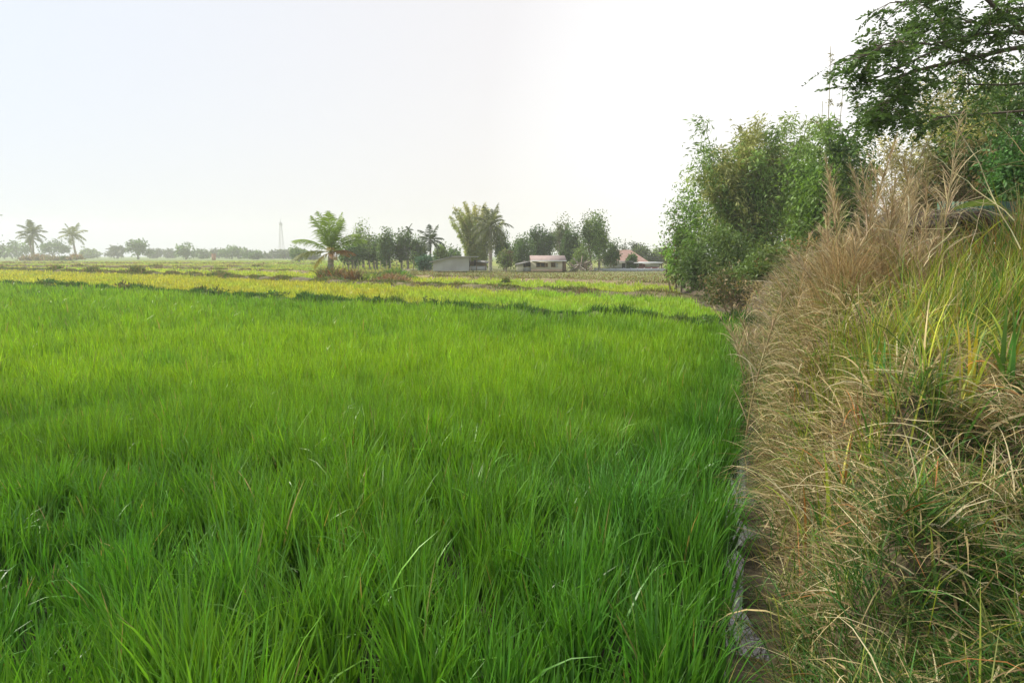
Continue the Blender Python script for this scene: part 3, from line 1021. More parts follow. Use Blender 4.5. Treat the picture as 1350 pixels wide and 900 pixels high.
# village trees
VS = .79
vil = [
    ('village_tree', 'thin crowned tall pale tree behind the leaning palm', 466, 490, 297, 353, 120, LIGHT, 700, .2, 4, 1),
    ('village_tree', 'leafy tree behind the rusty frond of the leaning palm', 448, 480, 322, 353, 112, FARG, 1300, .3, 0, 3),
    ('village_tree', 'round topped tree with slim trunks in the row right of the leaning palm', 476, 508, 316, 353, 114, FARG + LIGHT, 1700, .3, 0, 3),
    ('village_tree', 'taller pointed tree in the row, left of the slim areca palm', 499, 521, 308, 353, 110, FARG + LIGHT, 1600, .25, 0, 2),
    ('village_tree', 'ragged tree directly under the slim areca palm', 519, 546, 308, 354, 112, GREY + FARG, 1400, .2, 3, 2),
    ('village_tree', 'dark tree between the areca palm and the grey shed palm', 541, 563, 315, 354, 118, FARG, 1300, .15, 0, 1),
    ('village_bush', 'teal green leafy bush at the left end of the grey shed', 550, 573, 338, 355, 104, [np.array([.05, .14, .06]), np.array([.07, .17, .09])], 900, .05, 0, 2),
    ('village_tree', 'yellow green bush tree behind the grey shed roof', 574, 590, 324, 352, 125, LIGHT, 900, .2, 0, 1),
    ('village_tree', 'low dark tree behind the middle of the grey shed', 586, 606, 328, 352, 128, FARG, 900, .2, 0, 1),
    ('village_tree', 'dark leafy tree right of the drooping palm trunk', 652, 676, 312, 357, 112, DARK + FARG, 1900, .15, 0, 1),
    ('village_bush', 'thin pale trunked sapling in front of the dark leafy tree', 657, 676, 330, 358, 100, LIGHT + [np.array([.2, .15, .09])], 500, .35, 4, 1),
    ('village_tree', 'rounded green tree left of the cream house', 672, 702, 316, 356, 118, FARG, 2000, .12, 0, 1),
    ('village_tree', 'dark dense tree behind the left of the cream house roof', 697, 728, 304, 352, 122, DARK, 2400, .2, 0, 1),
    ('village_tree', 'wispy pale topped tree above the cream house', 724, 752, 293, 350, 130, [np.array([.15, .18, .07]), np.array([.10, .14, .05])], 1000, .3, 8, 1),
    ('village_tree', 'dark spreading tree at the right end of the cream house', 742, 766, 302, 357, 112, DARK + FARG, 2200, .25, 0, 1),
    ('village_tree', 'tall bright green tree with two crowns beside the scrap heap', 766, 801, 289, 358, 104, FARG + LIGHT, 2800, .25, 0, 2),
    ('village_tree', 'side leaning dark tree in front of the red roof', 794, 816, 320, 357, 108, DARK + FARG, 1100, .35, 0, 1),
    ('village_bush', 'light green shrub at the foot of the tall bright tree', 752, 776, 325, 357, 106, LIGHT, 900, .1, 0, 2),
    ('village_bush', 'round green garden bush before the red roofed house', 826, 838, 337, 354, 112, FARG, 600, .1, 0, 1),
    ('village_tree', 'pale tree rising behind the red roof ridge', 832, 856, 324, 350, 150, LIGHT + GREY, 1000, .2, 3, 1),
    ('village_tree', 'hazy tree behind the red and white building', 852, 885, 328, 350, 150, GREY + LIGHT, 1100, .2, 3, 1),
    ('village_tree', 'bare twiggy tree poking above the red roof', 815, 834, 316, 350, 150, GREY, 160, .2, 14, 1),
]
for (nm, lab, a, b_, t, bs, D, pal, nl, low, bare, ntk) in vil:
    D = D * VS
    tree(nm, lab, 'bush' if 'bush' in nm else 'tree', a, b_, t, bs, D, cols=pal, nleaf=int(nl * 3.0), low=low, bare=bare, ntrunk=ntk, clumps=60, leaf=D / 683 * 2.0, trunk=.022, sig=.36, group='trees around the village', barkcol=(.28, .24, .19))

# ------------------------------------------------------------------ palms
def palm(label, px, crown_py, basepy, D, flen, fronds, trunk_r, group='coconut palms', lean=0.0, green=(.12, .17, .045), basez=None, trunk2=None, nleaflet=26, leafw=None, name='coconut_palm', droop=1.0, bulge=0):
    b = at(px, basepy, D)
    z0 = gz(b[0], D) if basez is None else basez
    zc = at(px, crown_py, D)[2]
    H = zc - z0
    root = empty(name, (b[0], D, z0))
    tag(root, label, 'palm tree', group)
    s = np.linspace(0, 1, 14)
    P = np.stack([lean * H * (s - 1) * (1.2 - s * .4), np.zeros(14), H * s], -1)
    rad = trunk_r * (1.25 - .5 * s)
    if bulge:
        rad = trunk_r * (1.3 - .55 * s) * (1 + .12 * np.sin(s * 40))
    MB().tube(P, rad, jit((.34, .29, .23), 14, .12), 9).build('trunk', M_BARK, root)
    leafw = leafw or D / 683 * .55
    for (az, el, ln, cc) in fronds:
        Lf = flen * ln
        k = nleaflet
        t = np.linspace(0, 1, 14)
        # rachis: starts at elevation el and bends down
        tilt = (PI / 2 - el) + droop * t ** 1.3 * (1.15 if el < 1.2 else .45)
        d = np.stack([np.cos(az) * np.sin(tilt), np.sin(az) * np.sin(tilt), np.cos(tilt)], -1)
        rp = np.concatenate([[np.zeros(3)], np.cumsum(d[:-1] * Lf / 13, 0)]) + np.array([0, 0, H])
        base_c = np.array(cc if cc is not None else green)
        mb = MB().tube(rp, np.linspace(max(.035, leafw * .5), max(.008, leafw * .2), 14), base_c * 1.3, 5)
        tt = np.repeat(np.linspace(.12, 1, k), 2)
        sd = np.tile([1, -1], k)
        pos = np.stack([np.interp(tt, t, rp[:, a]) for a in range(3)], -1)
        dv = np.stack([np.interp(tt, t, d[:, a]) for a in range(3)], -1)
        side = np.array([-math.sin(az), math.cos(az), 0])
        ll = Lf * .33 * np.sin(PI * np.clip(tt * .86 + .12, 0, 1)) ** .7 * rng.uniform(.8, 1.1, 2 * k)
        ld = dv * .75 + side[None] * sd[:, None] * .8 + np.array([0, 0, -.25]) + rng.normal(0, .16, (2 * k, 3))
        ld /= np.linalg.norm(ld, axis=1)[:, None]
        p0, p1 = pos, pos + ld * ll[:, None] * .55
        ld2 = ld + np.array([0, 0, -.55])
        ld2 /= np.linalg.norm(ld2, axis=1)[:, None]
        p2 = p1 + ld2 * ll[:, None] * .5
        wv = np.cross(ld, dv)
        wv = np.cross(wv, ld)
        wv /= np.linalg.norm(wv, axis=1)[:, None] + 1e-9
        wv = wv + np.array([0, 0, .3])
        w = leafw * rng.uniform(.8, 1.2, 2 * k)[:, None] / 2
        V = np.stack([p0 - wv * w * .6, p0 + wv * w * .6, p1 + wv * w, p1 - wv * w, p2 + wv * w * .15, p2 - wv * w * .15], 1).reshape(-1, 3)
        b6 = np.arange(2 * k)[:, None] * 6
        Qs = np.concatenate([b6 + np.array([[0, 1, 2, 3]]), b6 + np.array([[3, 2, 4, 5]])])
        cl = base_c * np.exp(rng.normal(0, .15, (2 * k, 1)))
        mb.add(V, Qs, np.repeat(cl, 6, axis=0))
        mb.build('frond', M_LEAF, root)
    return root


def ring(n, e0, e1, l0=.85, l1=1.1):
    return [(2 * PI * k / n * 2.39996 * n / (2 * PI) + rng.normal(0, .15), e0 + (e1 - e0) * (k / (n - 1)), rng.uniform(l0, l1), None) for k in range(n)]


palm('slender coconut palm with a paired trunk at the far left', 46, 308, 343.5, 235, 5.2, ring(16, -.3, 1.4), .32, lean=.05, green=(.15, .18, .06))
palm('slim bare trunk palm half hidden behind the paired palm', 41.5, 314, 343.5, 237, 3.8, ring(8, -.5, 1.0), .28, lean=-.04, green=(.15, .18, .06))
palm('yellowish coconut palm standing alone right of the paired palm', 97.5, 311, 339.5, 255, 5.6, ring(13, -.25, 1.35), .36, lean=-.10, green=(.20, .23, .06))
palm('dark coconut palm behind the left end of the grey shed', 568, 317, 354, 112 * VS, 2.1, ring(15, -.6, 1.4), .14, lean=.02, green=(.07, .10, .045))
palm('slim areca palm with a small tufted head above the village trees', 539, 303, 354, 115 * VS, 1.0, ring(9, -.9, 1.2), .10, lean=.01, green=(.07, .10, .04), name='areca_palm', group='areca palms', nleaflet=14)
palm('tall old palm with hanging fronds against the village bamboo', 647, 299, 357, 106 * VS, 3.0, ring(22, -1.0, 1.45), .2, lean=.01, green=(.12, .14, .05), droop=1.2)
for (px, top, bs, lab) in ((352, 337, 344, 'tiny far palm left of the second tiny palm'), (360, 336, 344, 'tiny far palm by the grey tree under the tower')):
    palm(lab, px, top, bs, 330, 2.6, ring(8, -.5, 1.2), .25, green=(.08, .11, .05), nleaflet=8, group='tiny far palms')

# the near leaning palm: azimuth 0 is picture right, pi is left, -pi/2 toward the camera
GP = (.24, .34, .06)
fr = [(1.9, 1.50, 1.0, GP), (.4, 1.44, .98, GP), (2.9, 1.44, 1.0, GP), (-1.4, 1.44, .95, GP), (1.0, 1.30, .9, GP), (-2.4, 1.25, .95, GP), (.1, 1.36, .85, GP),
      (PI - .05, .72, 1.0, GP), (PI + .2, .20, 1.0, (.20, .22, .06)), (.05, .75, .95, GP), (-.25, .95, .9, GP), (-.3, .25, .55, (.36, .19, .07)), (.15, .35, .6, (.38, .20, .08)), (PI - .3, -.25, .62, (.34, .28, .08)), (-1.3, .55, .6, (.3, .24, .07)), (1.6, .5, .8, GP), (-1.1, .1, .5, (.36, .2, .08))]
palm('young green coconut palm with a rusty hanging frond on the bushy mound', 437, 333, 367, 54, 3.35, fr, .25, group=None, lean=.03, nleaflet=52, leafw=.042, droop=.95, bulge=1)

# ------------------------------------------------------------------ bamboo
def bamboo(label, px0, px1, top, basepy, D, nculm, nleaf, cols, culmcol=(.25, .26, .10), spread=.5, leaf=None, group=None, leanx=0.0, bare_top=.0, low=.15, yw=.6, sway=.35, culm_r=.035, part=True, drape=.12, fine=.028, per_spray=12):
    xc = (px0 + px1) / 2
    b = at(xc, basepy, D)
    z0 = gz(b[0], D)
    H = at(xc, top, D)[2] - z0
    Wd = (px1 - px0) / F * D
    root = empty('bamboo_clump', (b[0], D, z0))
    tag(root, label, 'bamboo', group)
    Ps, Ds, Cs = [], [], []
    cols = [np.asarray(c) for c in cols]
    leaf = leaf or D / 683 * 3
    for k in range(nculm):
        h = H * rng.uniform(.62, 1.0)
        a = rng.uniform(0, 2 * PI)
        bx, by = rng.normal(0, .10) * Wd, rng.normal(0, .10) * Wd * yw
        rch = Wd * spread * math.sqrt(rng.random())
        ex, ey = bx + rch * math.cos(a) + leanx * h, by + rch * math.sin(a) * yw
        s = np.linspace(0, 1, 11)
        P = np.stack([bx + (ex - bx) * s ** 1.8, by + (ey - by) * s ** 1.8, h * (s - sway * .3 * s ** 3.5)], -1)
        mb = MB().tube(P, np.linspace(culm_r, culm_r * .3, 11), jit(culmcol, 11, .1), 5)
        mb.build('culm', M_BARK, root)
        ct = cols[rng.integers(len(cols))] * math.exp(rng.normal(0, .2))
        m = int(nleaf / nculm)
        # leaf sprays around side branches
        nb = max(6, m // per_spray)
        t = rng.uniform(low, 1.0 - bare_top, nb) ** .9
        c0 = np.stack([np.interp(t, s, P[:, i_]) for i_ in range(3)], -1)
        off = rng.normal(0, 1, (nb, 3)) * np.array([1, 1, .5]) * (drape * Wd * (1.15 - .85 * t))[:, None]
        ce = c0 + off
        ii = rng.integers(0, nb, m)
        f = rng.random(m)[:, None]
        pp = c0[ii] * (1 - f) + ce[ii] * f + rng.normal(0, fine * Wd, (m, 3)) * np.array([1, 1, .8])
        dd = off[ii] / (np.linalg.norm(off[ii], axis=1)[:, None] + 1e-6) + rng.normal(0, .5, (m, 3))
        dd[:, 2] -= .55
        Ps.append(pp)
        Ds.append(dd)
        Cs.append(ct * np.exp(rng.normal(0, .14, (nb, 1)))[ii] * np.exp(rng.normal(0, .14, (m, 1))))
    P, Dd, C = np.vstack(Ps), np.vstack(Ds), np.vstack(Cs)
    k = P[:, 2] > .03
    L = leaf * rng.uniform(.7, 1.4, k.sum())
    V, Q, CC = leafcards(P[k], Dd[k], L, L * .24, C[k])
    np_mesh('foliage', V, Q, CC, M_LEAF, root)
    return root


YG = [np.array([.20, .22, .06]), np.array([.15, .18, .05]), np.array([.24, .23, .08])]
BG = [np.array([.11, .17, .04]), np.array([.09, .14, .035]), np.array([.15, .19, .05])]
bamboo('yellow green village bamboo clump beside the old palm', 598, 656, 264, 356, 88, 64, 42000, [c * 2.0 for c in YG], leaf=.26, spread=.60, low=.03, culm_r=.05, drape=.05, sway=.06, fine=.012, per_spray=3)

# the grove at the right end of the field
bamboo('tall feathery olive bamboo clump in the right hand grove', 900, 1065, 132, 382, 33, 44, 32000, [c * 2.0 for c in BG] + [np.array([.36, .37, .12])], spread=.58, leaf=.24, low=.12, culm_r=.03, sway=.35, leanx=-.02)
tree('bushy_tree', 'bright green bushy tree at the field end of the grove', 'tree', 876, 946, 262, 386, 36, cols=[np.array([.20, .33, .05]), np.array([.15, .27, .04])], nleaf=8000, leaf=.20, aspect=.35, clumps=70, low=.1, ntrunk=3, bare=10, droop=.7, trunk=.015)
tree('bushy_tree', 'dark low bushy tree filling the foot of the grove', 'tree', 893, 1000, 300, 392, 30, cols=[np.array([.09, .15, .035]), np.array([.11, .18, .04]), np.array([.14, .20, .05])], nleaf=10000, leaf=.17, aspect=.35, clumps=80, low=.02, ntrunk=3, bare=6, droop=.6, trunk=.015,
     blobs=[(0, 0, .5, .42, .42), (-.25, 0, .35, .25, .3), (.25, 0, .4, .25, .35), (0, .1, .75, .22, .22), (-.1, -.2, .25, .3, .22)])
tree('dense_tree', 'dense dark leaved round tree behind the reed thicket', 'tree', 1018, 1142, 152, 400, 22, cols=[np.array([.08, .16, .03]), np.array([.13, .22, .04]), np.array([.18, .28, .055])], nleaf=19000, leaf=.15, aspect=.36, clumps=110, low=.15, ntrunk=2, droop=.9, trunk=.018, sig=.26,
     blobs=[(0, 0, .66, .36, .26), (-.2, 0, .5, .26, .2), (.22, 0, .55, .26, .22), (.05, 0, .86, .18, .13), (-.12, -.15, .35, .3, .18), (.2, -.1, .3, .3, .2), (0, 0, .2, .35, .16)])
tree('leafy_shrub', 'broad olive shrub with rusty leaves before the grove', 'shrub', 978, 1092, 312, 420, 18, cols=[np.array([.11, .17, .04]), np.array([.15, .20, .06]), np.array([.11, .17, .04]), np.array([.14, .19, .05]), np.array([.12, .17, .04]), np.array([.24, .16, .06])], nleaf=8500, leaf=.10, aspect=.42, clumps=90, low=.0, ntrunk=4, bare=22, droop=.2, trunk=.012,
     blobs=[(0, 0, .5, .4, .42), (-.28, 0, .35, .24, .3), (.25, 0, .6, .24, .32), (0, -.2, .3, .35, .28)], barkcol=(.3, .25, .19))
tree('leafy_shrub', 'thin twiggy shrub at the water side of the olive shrub', 'shrub', 930, 1012, 352, 410, 23, cols=[np.array([.12, .16, .05]), np.array([.22, .16, .08]), np.array([.09, .13, .035])], nleaf=3500, leaf=.11, aspect=.4, clumps=60, low=.0, ntrunk=4, bare=30, droop=.2, trunk=.012, barkcol=(.3, .22, .15))
tree('bare_shrub', 'reaching bare twigged shrub at the outer tip of the grove', 'shrub', 866, 915, 300, 388, 36, cols=[np.array([.16, .10, .05]), np.array([.10, .13, .04])], nleaf=900, leaf=.15, clumps=40, low=.1, ntrunk=3, bare=40, trunk=.012, barkcol=(.2, .16, .12))
bamboo('rear bamboo clump filling the grove behind the dense tree', 985, 1165, 175, 378, 37, 44, 24000, [c * 2.0 for c in BG], spread=.5, leaf=.25, low=.05, culm_r=.03, sway=.35)
# thin pale bamboos rising above the dense tree
LB = 'thin pale bamboo culm with sparse leaves above the dense tree'
for (px, t, w) in ((1083, 52, 16), (1092, 30, 12), (1071, 118, 20), (1106, 110, 14), (1124, 122, 14)):
    bamboo(LB, px - w, px + w, t, 380, 27, 2, 240, [np.array([.26, .24, .12]), np.array([.20, .20, .09])], culmcol=(.30, .25, .15), leaf=.14, spread=.2, low=.35, culm_r=.035, sway=.05, drape=.35, group='thin pale bamboos')
# yellow bamboo backdrop on the right and the slanting thicket
bamboo('yellow bamboo clump behind the overhanging branches', 1110, 1400, 62, 380, 24, 52, 38000, [np.array([.36, .35, .11]), np.array([.42, .38, .15]), np.array([.28, .30, .08])], culmcol=(.32, .28, .12), leaf=.17, spread=.5, low=.1, culm_r=.022, sway=.3, leanx=.05)
bamboo('straw coloured bamboo thicket slanting right behind the reeds', 1100, 1250, 170, 390, 14, 46, 17000, [np.array([.32, .26, .13]), np.array([.26, .23, .10]), np.array([.20, .20, .07])], culmcol=(.36, .29, .16), leaf=.11, spread=.3, low=.15, culm_r=.011, sway=.1, leanx=.42, drape=.07)
bamboo('brown dry bamboo thicket under the dark tree', 1215, 1330, 165, 380, 12, 40, 5500, [np.array([.20, .16, .08]), np.array([.14, .13, .05]), np.array([.26, .2, .1])], culmcol=(.25, .19, .11), leaf=.09, spread=.55, low=.1, culm_r=.009, sway=.2, leanx=.05, drape=.10)
tree('dark_tree', 'dark leaved tree with low limbs behind the thatched hut', 'tree', 1205, 1440, 84, 370, 13.5, cols=[np.array([.065, .125, .025]), np.array([.10, .17, .03]), np.array([.05, .10, .02])], nleaf=20000, leaf=.095, aspect=.42, clumps=150, low=.35, ntrunk=2, droop=.8, trunk=.02, sig=.24,
     blobs=[(0, 0, .72, .36, .2), (-.26, 0, .58, .2, .12), (.3, 0, .65, .26, .2), (.05, 0, .9, .25, .1), (-.1, -.1, .55, .2, .1), (.33, 0, .42, .2, .18)])
tree('leafy_shrub', 'bright green leafy shrub at the right of the hut', 'shrub', 1300, 1390, 168, 330, 10.5, cols=[np.array([.07, .17, .04]), np.array([.09, .20, .05])], nleaf=8000, leaf=.075, aspect=.45, clumps=70, low=.1, ntrunk=2, droop=.5)

# ------------------------------------------------------------------ overhanging tree on the right
def branch_tree():
    root = empty('overhanging_tree', (7.6, 8.8, gz(7.6, 8.8)))
    tag(root, 'spreading feathery leaved tree hanging its branches over the thicket', 'tree')
    z0 = root.location.z
    O = np.array([7.6, 8.8, z0])
    loc = lambda px, py, Y: at(px, py, Y) - O
    bc = (.14, .115, .085)
    fork = loc(1440, 78, 8.7)
    mbt = MB()
    s = np.linspace(0, 1, 9)[:, None]
    P = np.array([0, 0, -.15]) * (1 - s) + fork * s + np.sin(s * 4) * np.array([[.08, .05, 0]])
    mbt.tube(P, np.linspace(.20, .11, 9), jit(bc, 9, .1), 10)
    top = loc(1500, -160, 9.0)
    mbt.tube(np.stack([fork, (fork + top) / 2 + np.array([.1, 0, .05]), top]), [.11, .09, .06], bc, 8)
    mbt.build('trunk', M_BARK, root)
    limbs = [
        ([(1440, 78, 8.7), (1350, 60, 8.5), (1290, 75, 8.3), (1210, 92, 8.1), (1170, 108, 7.9), (1130, 104, 7.7)], .034),
        ([(1460, 60, 8.8), (1350, 44, 8.3), (1310, 42, 8.1), (1270, 50, 7.9), (1220, 72, 7.8), (1180, 92, 7.6), (1140, 110, 7.5)], .026),
        ([(1450, 70, 8.7), (1350, 42, 8.0), (1320, 18, 7.8), (1295, -6, 7.6), (1240, -40, 7.5)], .036),
        ([(1460, 50, 8.8), (1375, 18, 8.4), (1330, 12, 8.3), (1280, -10, 8.2), (1220, 5, 8.0), (1180, 2, 7.9)], .022),
        ([(1440, 80, 8.8), (1350, 112, 9.0), (1290, 112, 9.0), (1240, 108, 8.9), (1200, 122, 8.7), (1165, 135, 8.6)], .018),
        ([(1440, 90, 8.8), (1370, 145, 9.2), (1300, 150, 9.3), (1240, 155, 9.3), (1200, 150, 9.2)], .02),
        ([(1500, -160, 9.0), (1400, -130, 8.6), (1300, -100, 8.2), (1200, -60, 8.0)], .03),
        ([(1500, -160, 9.0), (1580, -180, 9.3), (1680, -120, 9.8)], .03),
        ([(1440, 78, 8.7), (1540, 20, 9.6), (1660, 40, 10.2)], .03),
        ([(1330, 35, 8.2), (1280, 30, 8.6), (1230, 30, 8.9), (1190, 40, 9.0)], .015),
        ([(1290, 75, 8.3), (1240, 60, 8.0), (1190, 55, 7.7), (1165, 58, 7.5), (1140, 75, 7.4)], .014),
        ([(1210, 92, 8.1), (1180, 130, 8.0), (1165, 150, 7.9)], .012),
    ]
    PP, DD, CC = [], [], []
    for pts, r0 in limbs:
        L = np.array([loc(*q) for q in pts])
        t = np.linspace(0, 1, len(L))
        tt = np.linspace(0, 1, 24)
        W = np.stack([np.interp(tt, t, L[:, a]) for a in range(3)], -1)
        for _ in range(2):
            W[1:-1] = (W[:-2] + 2 * W[1:-1] + W[2:]) / 4
        mb = MB().tube(W, np.linspace(r0, r0 * .25, 24), jit(bc, 24, .1), 7)
        # twigs
        nb = 24
        for _ in range(nb):
            k = rng.integers(6, 24)
            fwd = W[min(k, 23)] - W[max(k - 2, 0)]
            fwd /= np.linalg.norm(fwd) + 1e-6
            d = fwd * rng.uniform(.2, 1.0) + rng.normal(0, .55, 3) * np.array([1, 1, .55])
            d /= np.linalg.norm(d)
            ln = rng.uniform(.15, .45)
            q = np.stack([W[k], W[k] + d * ln * .5 + np.array([0, 0, .03]), W[k] + d * ln + np.array([0, 0, -.04])])
            mb.tube(q, [.006, .005, .003], bc, 4)
            # leaf sprays on the twig: flat pinnate leaves
            for t_ in rng.uniform(.25, 1.0, 4):
                c = q[0] * (1 - t_) + q[2] * t_
                rd = d * .7 + rng.normal(0, .6, 3) * np.array([1, 1, .4])
                rd[2] -= .2
                rd /= np.linalg.norm(rd)
                sd = np.cross(rd, np.array([0, 0, 1.]) + rng.normal(0, .25, 3))
                sd /= np.linalg.norm(sd) + 1e-6
                kk = 11
                f = np.linspace(.1, 1, kk)
                ll = rng.uniform(.16, .30)
                ctone = math.exp(rng.normal(0, .2))
                for sg in (1, -1):
                    PP.append(c + rd * (f * ll)[:, None] + np.array([0, 0, -.06]) * (f ** 2)[:, None])
                    DD.append(np.tile(sd * sg * .9 + rd * .55, (kk, 1)) + rng.normal(0, .18, (kk, 3)))
                    CC.append(np.tile(np.array([.09, .16, .035]) * ctone, (kk, 1)))
        mb.build('branch', M_BARK, root)
    P, D, C = np.vstack(PP), np.vstack(DD), np.vstack(CC)
    C = C * np.exp(rng.normal(0, .15, (len(C), 1)))
    L = rng.uniform(.038, .070, len(P))
    V, Q, c = leafcards(P, D, L, L * .42, C)
    np_mesh('crown', V, Q, c, M_LEAF, root)


branch_tree()

# ------------------------------------------------------------------ bushes on bund and mound
def bush(label, px, basepy, wpx_, hpx, cols, n, group, name='bund_shrub', D=None, spiky=False, mat=None):
    if D is None:
        d = ray(px, basepy)
        t = (CAMZ - .22) / -d[2]
        D = d[1] * t
    b = at(px, basepy, D)
    W, H = wpx_ / F * D, hpx / F * D
    z0 = b[2]
    root = empty(name, (b[0], D, z0 - .02))
    tag(root, label, 'bush' if not spiky else 'dry bush', group)
    cols = np.array(cols)
    if spiky:
        x, y = rng.normal(0, .26, n) * W, rng.normal(0, .2, n) * W
        hh = np.clip(1 - (x / (W * .55)) ** 2, .25, 1)
        col = cols[rng.integers(0, len(cols), n)] * np.exp(rng.normal(0, .2, (n, 1)))
        V, Q, C = blades(np.stack([x, y, np.zeros(n)], -1), rng.uniform(0, 6.3, n), H * hh * rng.uniform(.5, 1.15, n), D / 683 * 1.1, rng.uniform(0, .7, n), rng.uniform(.4, 1.9, n), col, S=3, twist=rng.normal(0, .8, n))
        np_mesh('foliage', V, Q, C, mat or M_DRY, root)
    else:
        k = max(6, n // 30)
        c = rng.normal(size=(k, 3)) * np.array([W * .26, W * .2, H * .18]) + np.array([0, 0, H * .45])
        ii = rng.integers(0, k, n)
        P = c[ii] + rng.normal(size=(n, 3)) * np.array([W * .10, W * .1, H * .14])
        P[:, 2] = np.clip(P[:, 2], .02, None)
        col = (cols[rng.integers(0, len(cols), k)] * np.exp(rng.normal(0, .2, (k, 1))))[ii] * np.exp(rng.normal(0, .15, (n, 1)))
        L = D / 683 * 2.4 * rng.uniform(.6, 1.4, n)
        V, Q, C = leafcards(P, rng.normal(size=(n, 3)) + np.array([0, 0, .4]), L, L * .5, col)
        np_mesh('foliage', V, Q, C, M_LEAF, root)
    mb = MB()
    for _ in range(6):
        e = np.array([rng.normal(0, .2) * W, rng.normal(0, .15) * W, H * rng.uniform(.4, .85)])
        mb.tube(np.stack([e * np.array([.2, .2, -.05]), e * np.array([.5, .5, .5]), e]), [D / 683 * .4, D / 683 * .3, D / 683 * .15], (.2, .16, .1), 4)
    mb.build('stem', M_BARK, root)


gB = 'low shrubs on the first bund'
DGs = [DG, DG * 1.5, GREEN, (.12, .15, .05)]
for px, py, w, h, lab in ((65, 376, 40, 11, 'dark low shrub on the first bund, nearest the left edge'), (107, 379, 14, 8, 'tiny shrub between the two left dark shrubs'), (165, 382, 30, 12, 'brown green tangled shrub on the first bund'),
                          (262, 387, 16, 10, 'small feathery shrub right of the tangled brown shrub'), (288, 390, 26, 11, 'bright leafy shrub in the middle of the left bund'), (365, 393, 38, 13, 'wide dark shrub in front of the leaning palm mound, left side'),
                          (421, 397, 14, 10, 'narrow dark shrub below the leaning palm'), (447, 398, 22, 9, 'flat shrub just below the palm mound'), (500, 401, 26, 13, 'thick leafy shrub on the bund left of the peaked one'),
                          (566, 404, 14, 14, 'peaked upright shrub on the bund below the grey shed'), (640, 410, 44, 10, 'long grassy shrub on the bund below the old palm'), (800, 416, 26, 7, 'faint low shrub where the bund thins at the right'), (720, 414, 22, 8, 'low shrub on the bund below the cream house'), (935, 428, 44, 12, 'dark creeping shrub at the ditch end of the first bund')):
    bush(lab, px, py, w, h, DGs if 'brown' not in lab else [(.17, .13, .06), (.10, .12, .04)], 260, gB)
gD = 'bushes on the palm mound'
DRYC = [STRAW * .8, BROWN, OLIVE * 1.2, RED * .8, STRAW]
bush('tall rusty dry bush round the foot of the leaning palm', 438, 372, 46, 25, [RED * .8, STRAW * .8, OLIVE, BROWN, GREEN * .9], 1100, gD, 'dry_bush', 52, True)
bush('brown dry bush right against the palm foot', 464, 372, 34, 21, [BROWN, STRAW * .7, OLIVE, RED * .7], 800, gD, 'dry_bush', 51.5, True)
bush('yellow green grass bush between the dry bushes on the mound', 495, 372, 52, 17, [LIME, OLIVE * 1.5, GREEN * 1.4], 700, gD, 'grass_bush', 52, True, M_LEAF)
bush('wide pinkish dry bush at the right end of the palm mound', 518, 376, 58, 19, [np.array([.36, .24, .15]), BROWN, STRAW * .9, RED * .7], 1000, gD, 'dry_bush', 47, True)
bush('green low bush behind the pinkish dry bush', 520, 366, 50, 16, [GREEN * 1.5, LIME * .8, GREEN], 500, gD, 'grass_bush', 54, True, M_LEAF)
bush('small dark tuft on the second bund below the dark leafy tree', 667, 372, 12, 9, [OLIVE, GREEN * .8, BROWN], 160, gD, 'grass_bush', 41, True, M_LEAF)
gP = 'dry scrub around the far left palms'
for px, w, h, c, lab in ((52, 30, 12, DRYC, 'brown scrub at the foot of the paired palm'), (72, 28, 9, [STRAW * .8, OLIVE], 'straw coloured scrub between the far palms'), (86, 14, 9, [GREEN, OLIVE], 'green scrub patch between the far palms'), (100, 18, 10, DRYC, 'brown scrub at the foot of the lone far palm'), (35, 16, 10, DRYC, 'dry scrub left of the paired palm')):
    bush(lab, px, 344 if px < 90 else 342, w, h, c, 260, gP, 'dry_scrub', 228, True)
gK = 'tufts on the brown left bund'
for px, py, w, h, lab in ((122, 357, 24, 8, 'brown green tuft on the left bund below the lone palm'), (180, 358, 22, 11, 'pale straw tuft on the left bund below the umbrella tree'), (290, 362, 30, 8, 'green tuft on the left bund under the brick post'), (75, 354, 18, 6, 'dark tuft on the left bund below the paired palm')):
    bush(lab, px, py, w, h, [OLIVE * 1.3, STRAW * .8, GREEN], 260, gK, 'bund_tuft', float(yb(B2, (px - 675) / F * 62)), True)

# ------------------------------------------------------------------ buildings
M_TIN = mat_wall('grey_sheet', (.50, .49, .46), (.40, .38, .35), 2.5, .6, .6)
M_TINR = mat_wall('dull_roof_sheet', (.30, .29, .27), (.22, .21, .19), 3, .55)
M_CREAM = mat_wall('cream_plaster', (.78, .73, .60), (.66, .60, .46), 0, .85, .8)
M_ORANGE = mat_wall('stained_plaster', (.55, .38, .24), (.62, .48, .34), 0, .85)
M_PINK = mat_wall('faded_red_roof', (.40, .29, .26), (.34, .25, .22), 2.2, .6)
M_REDR = mat_wall('red_tile_roof', (.33, .18, .14), (.36, .23, .18), 3, .7)
M_REDW = mat_wall('red_boards', (.42, .10, .09), (.36, .09, .08), 0, .7)
M_WHITE = mat_wall('white_paint', (.75, .75, .74), (.65, .65, .63), 0, .7)
M_DARKW = mat_wall('painted_opening_shade', (.03, .028, .025), (.045, .04, .035), 0, .6)  # near-black colour stands in for the shade inside openings
M_GLASS = mat_wall('dark_window_pane', (.05, .055, .06), (.08, .08, .08), 0, .15)
M_GREY = mat_wall('grey_concrete', (.50, .50, .49), (.42, .42, .40), 0, .85)
M_WOOD = mat_wall('brown_wood', (.20, .13, .08), (.28, .19, .12), 0, .8)
M_BRICK = mat_wall('pink_brick', (.45, .24, .18), (.38, .20, .15), 0, .85, 3)
M_THATCH = mat_wall('dark_thatch', (.06, .05, .04), (.11, .09, .065), 9, .9, 4)
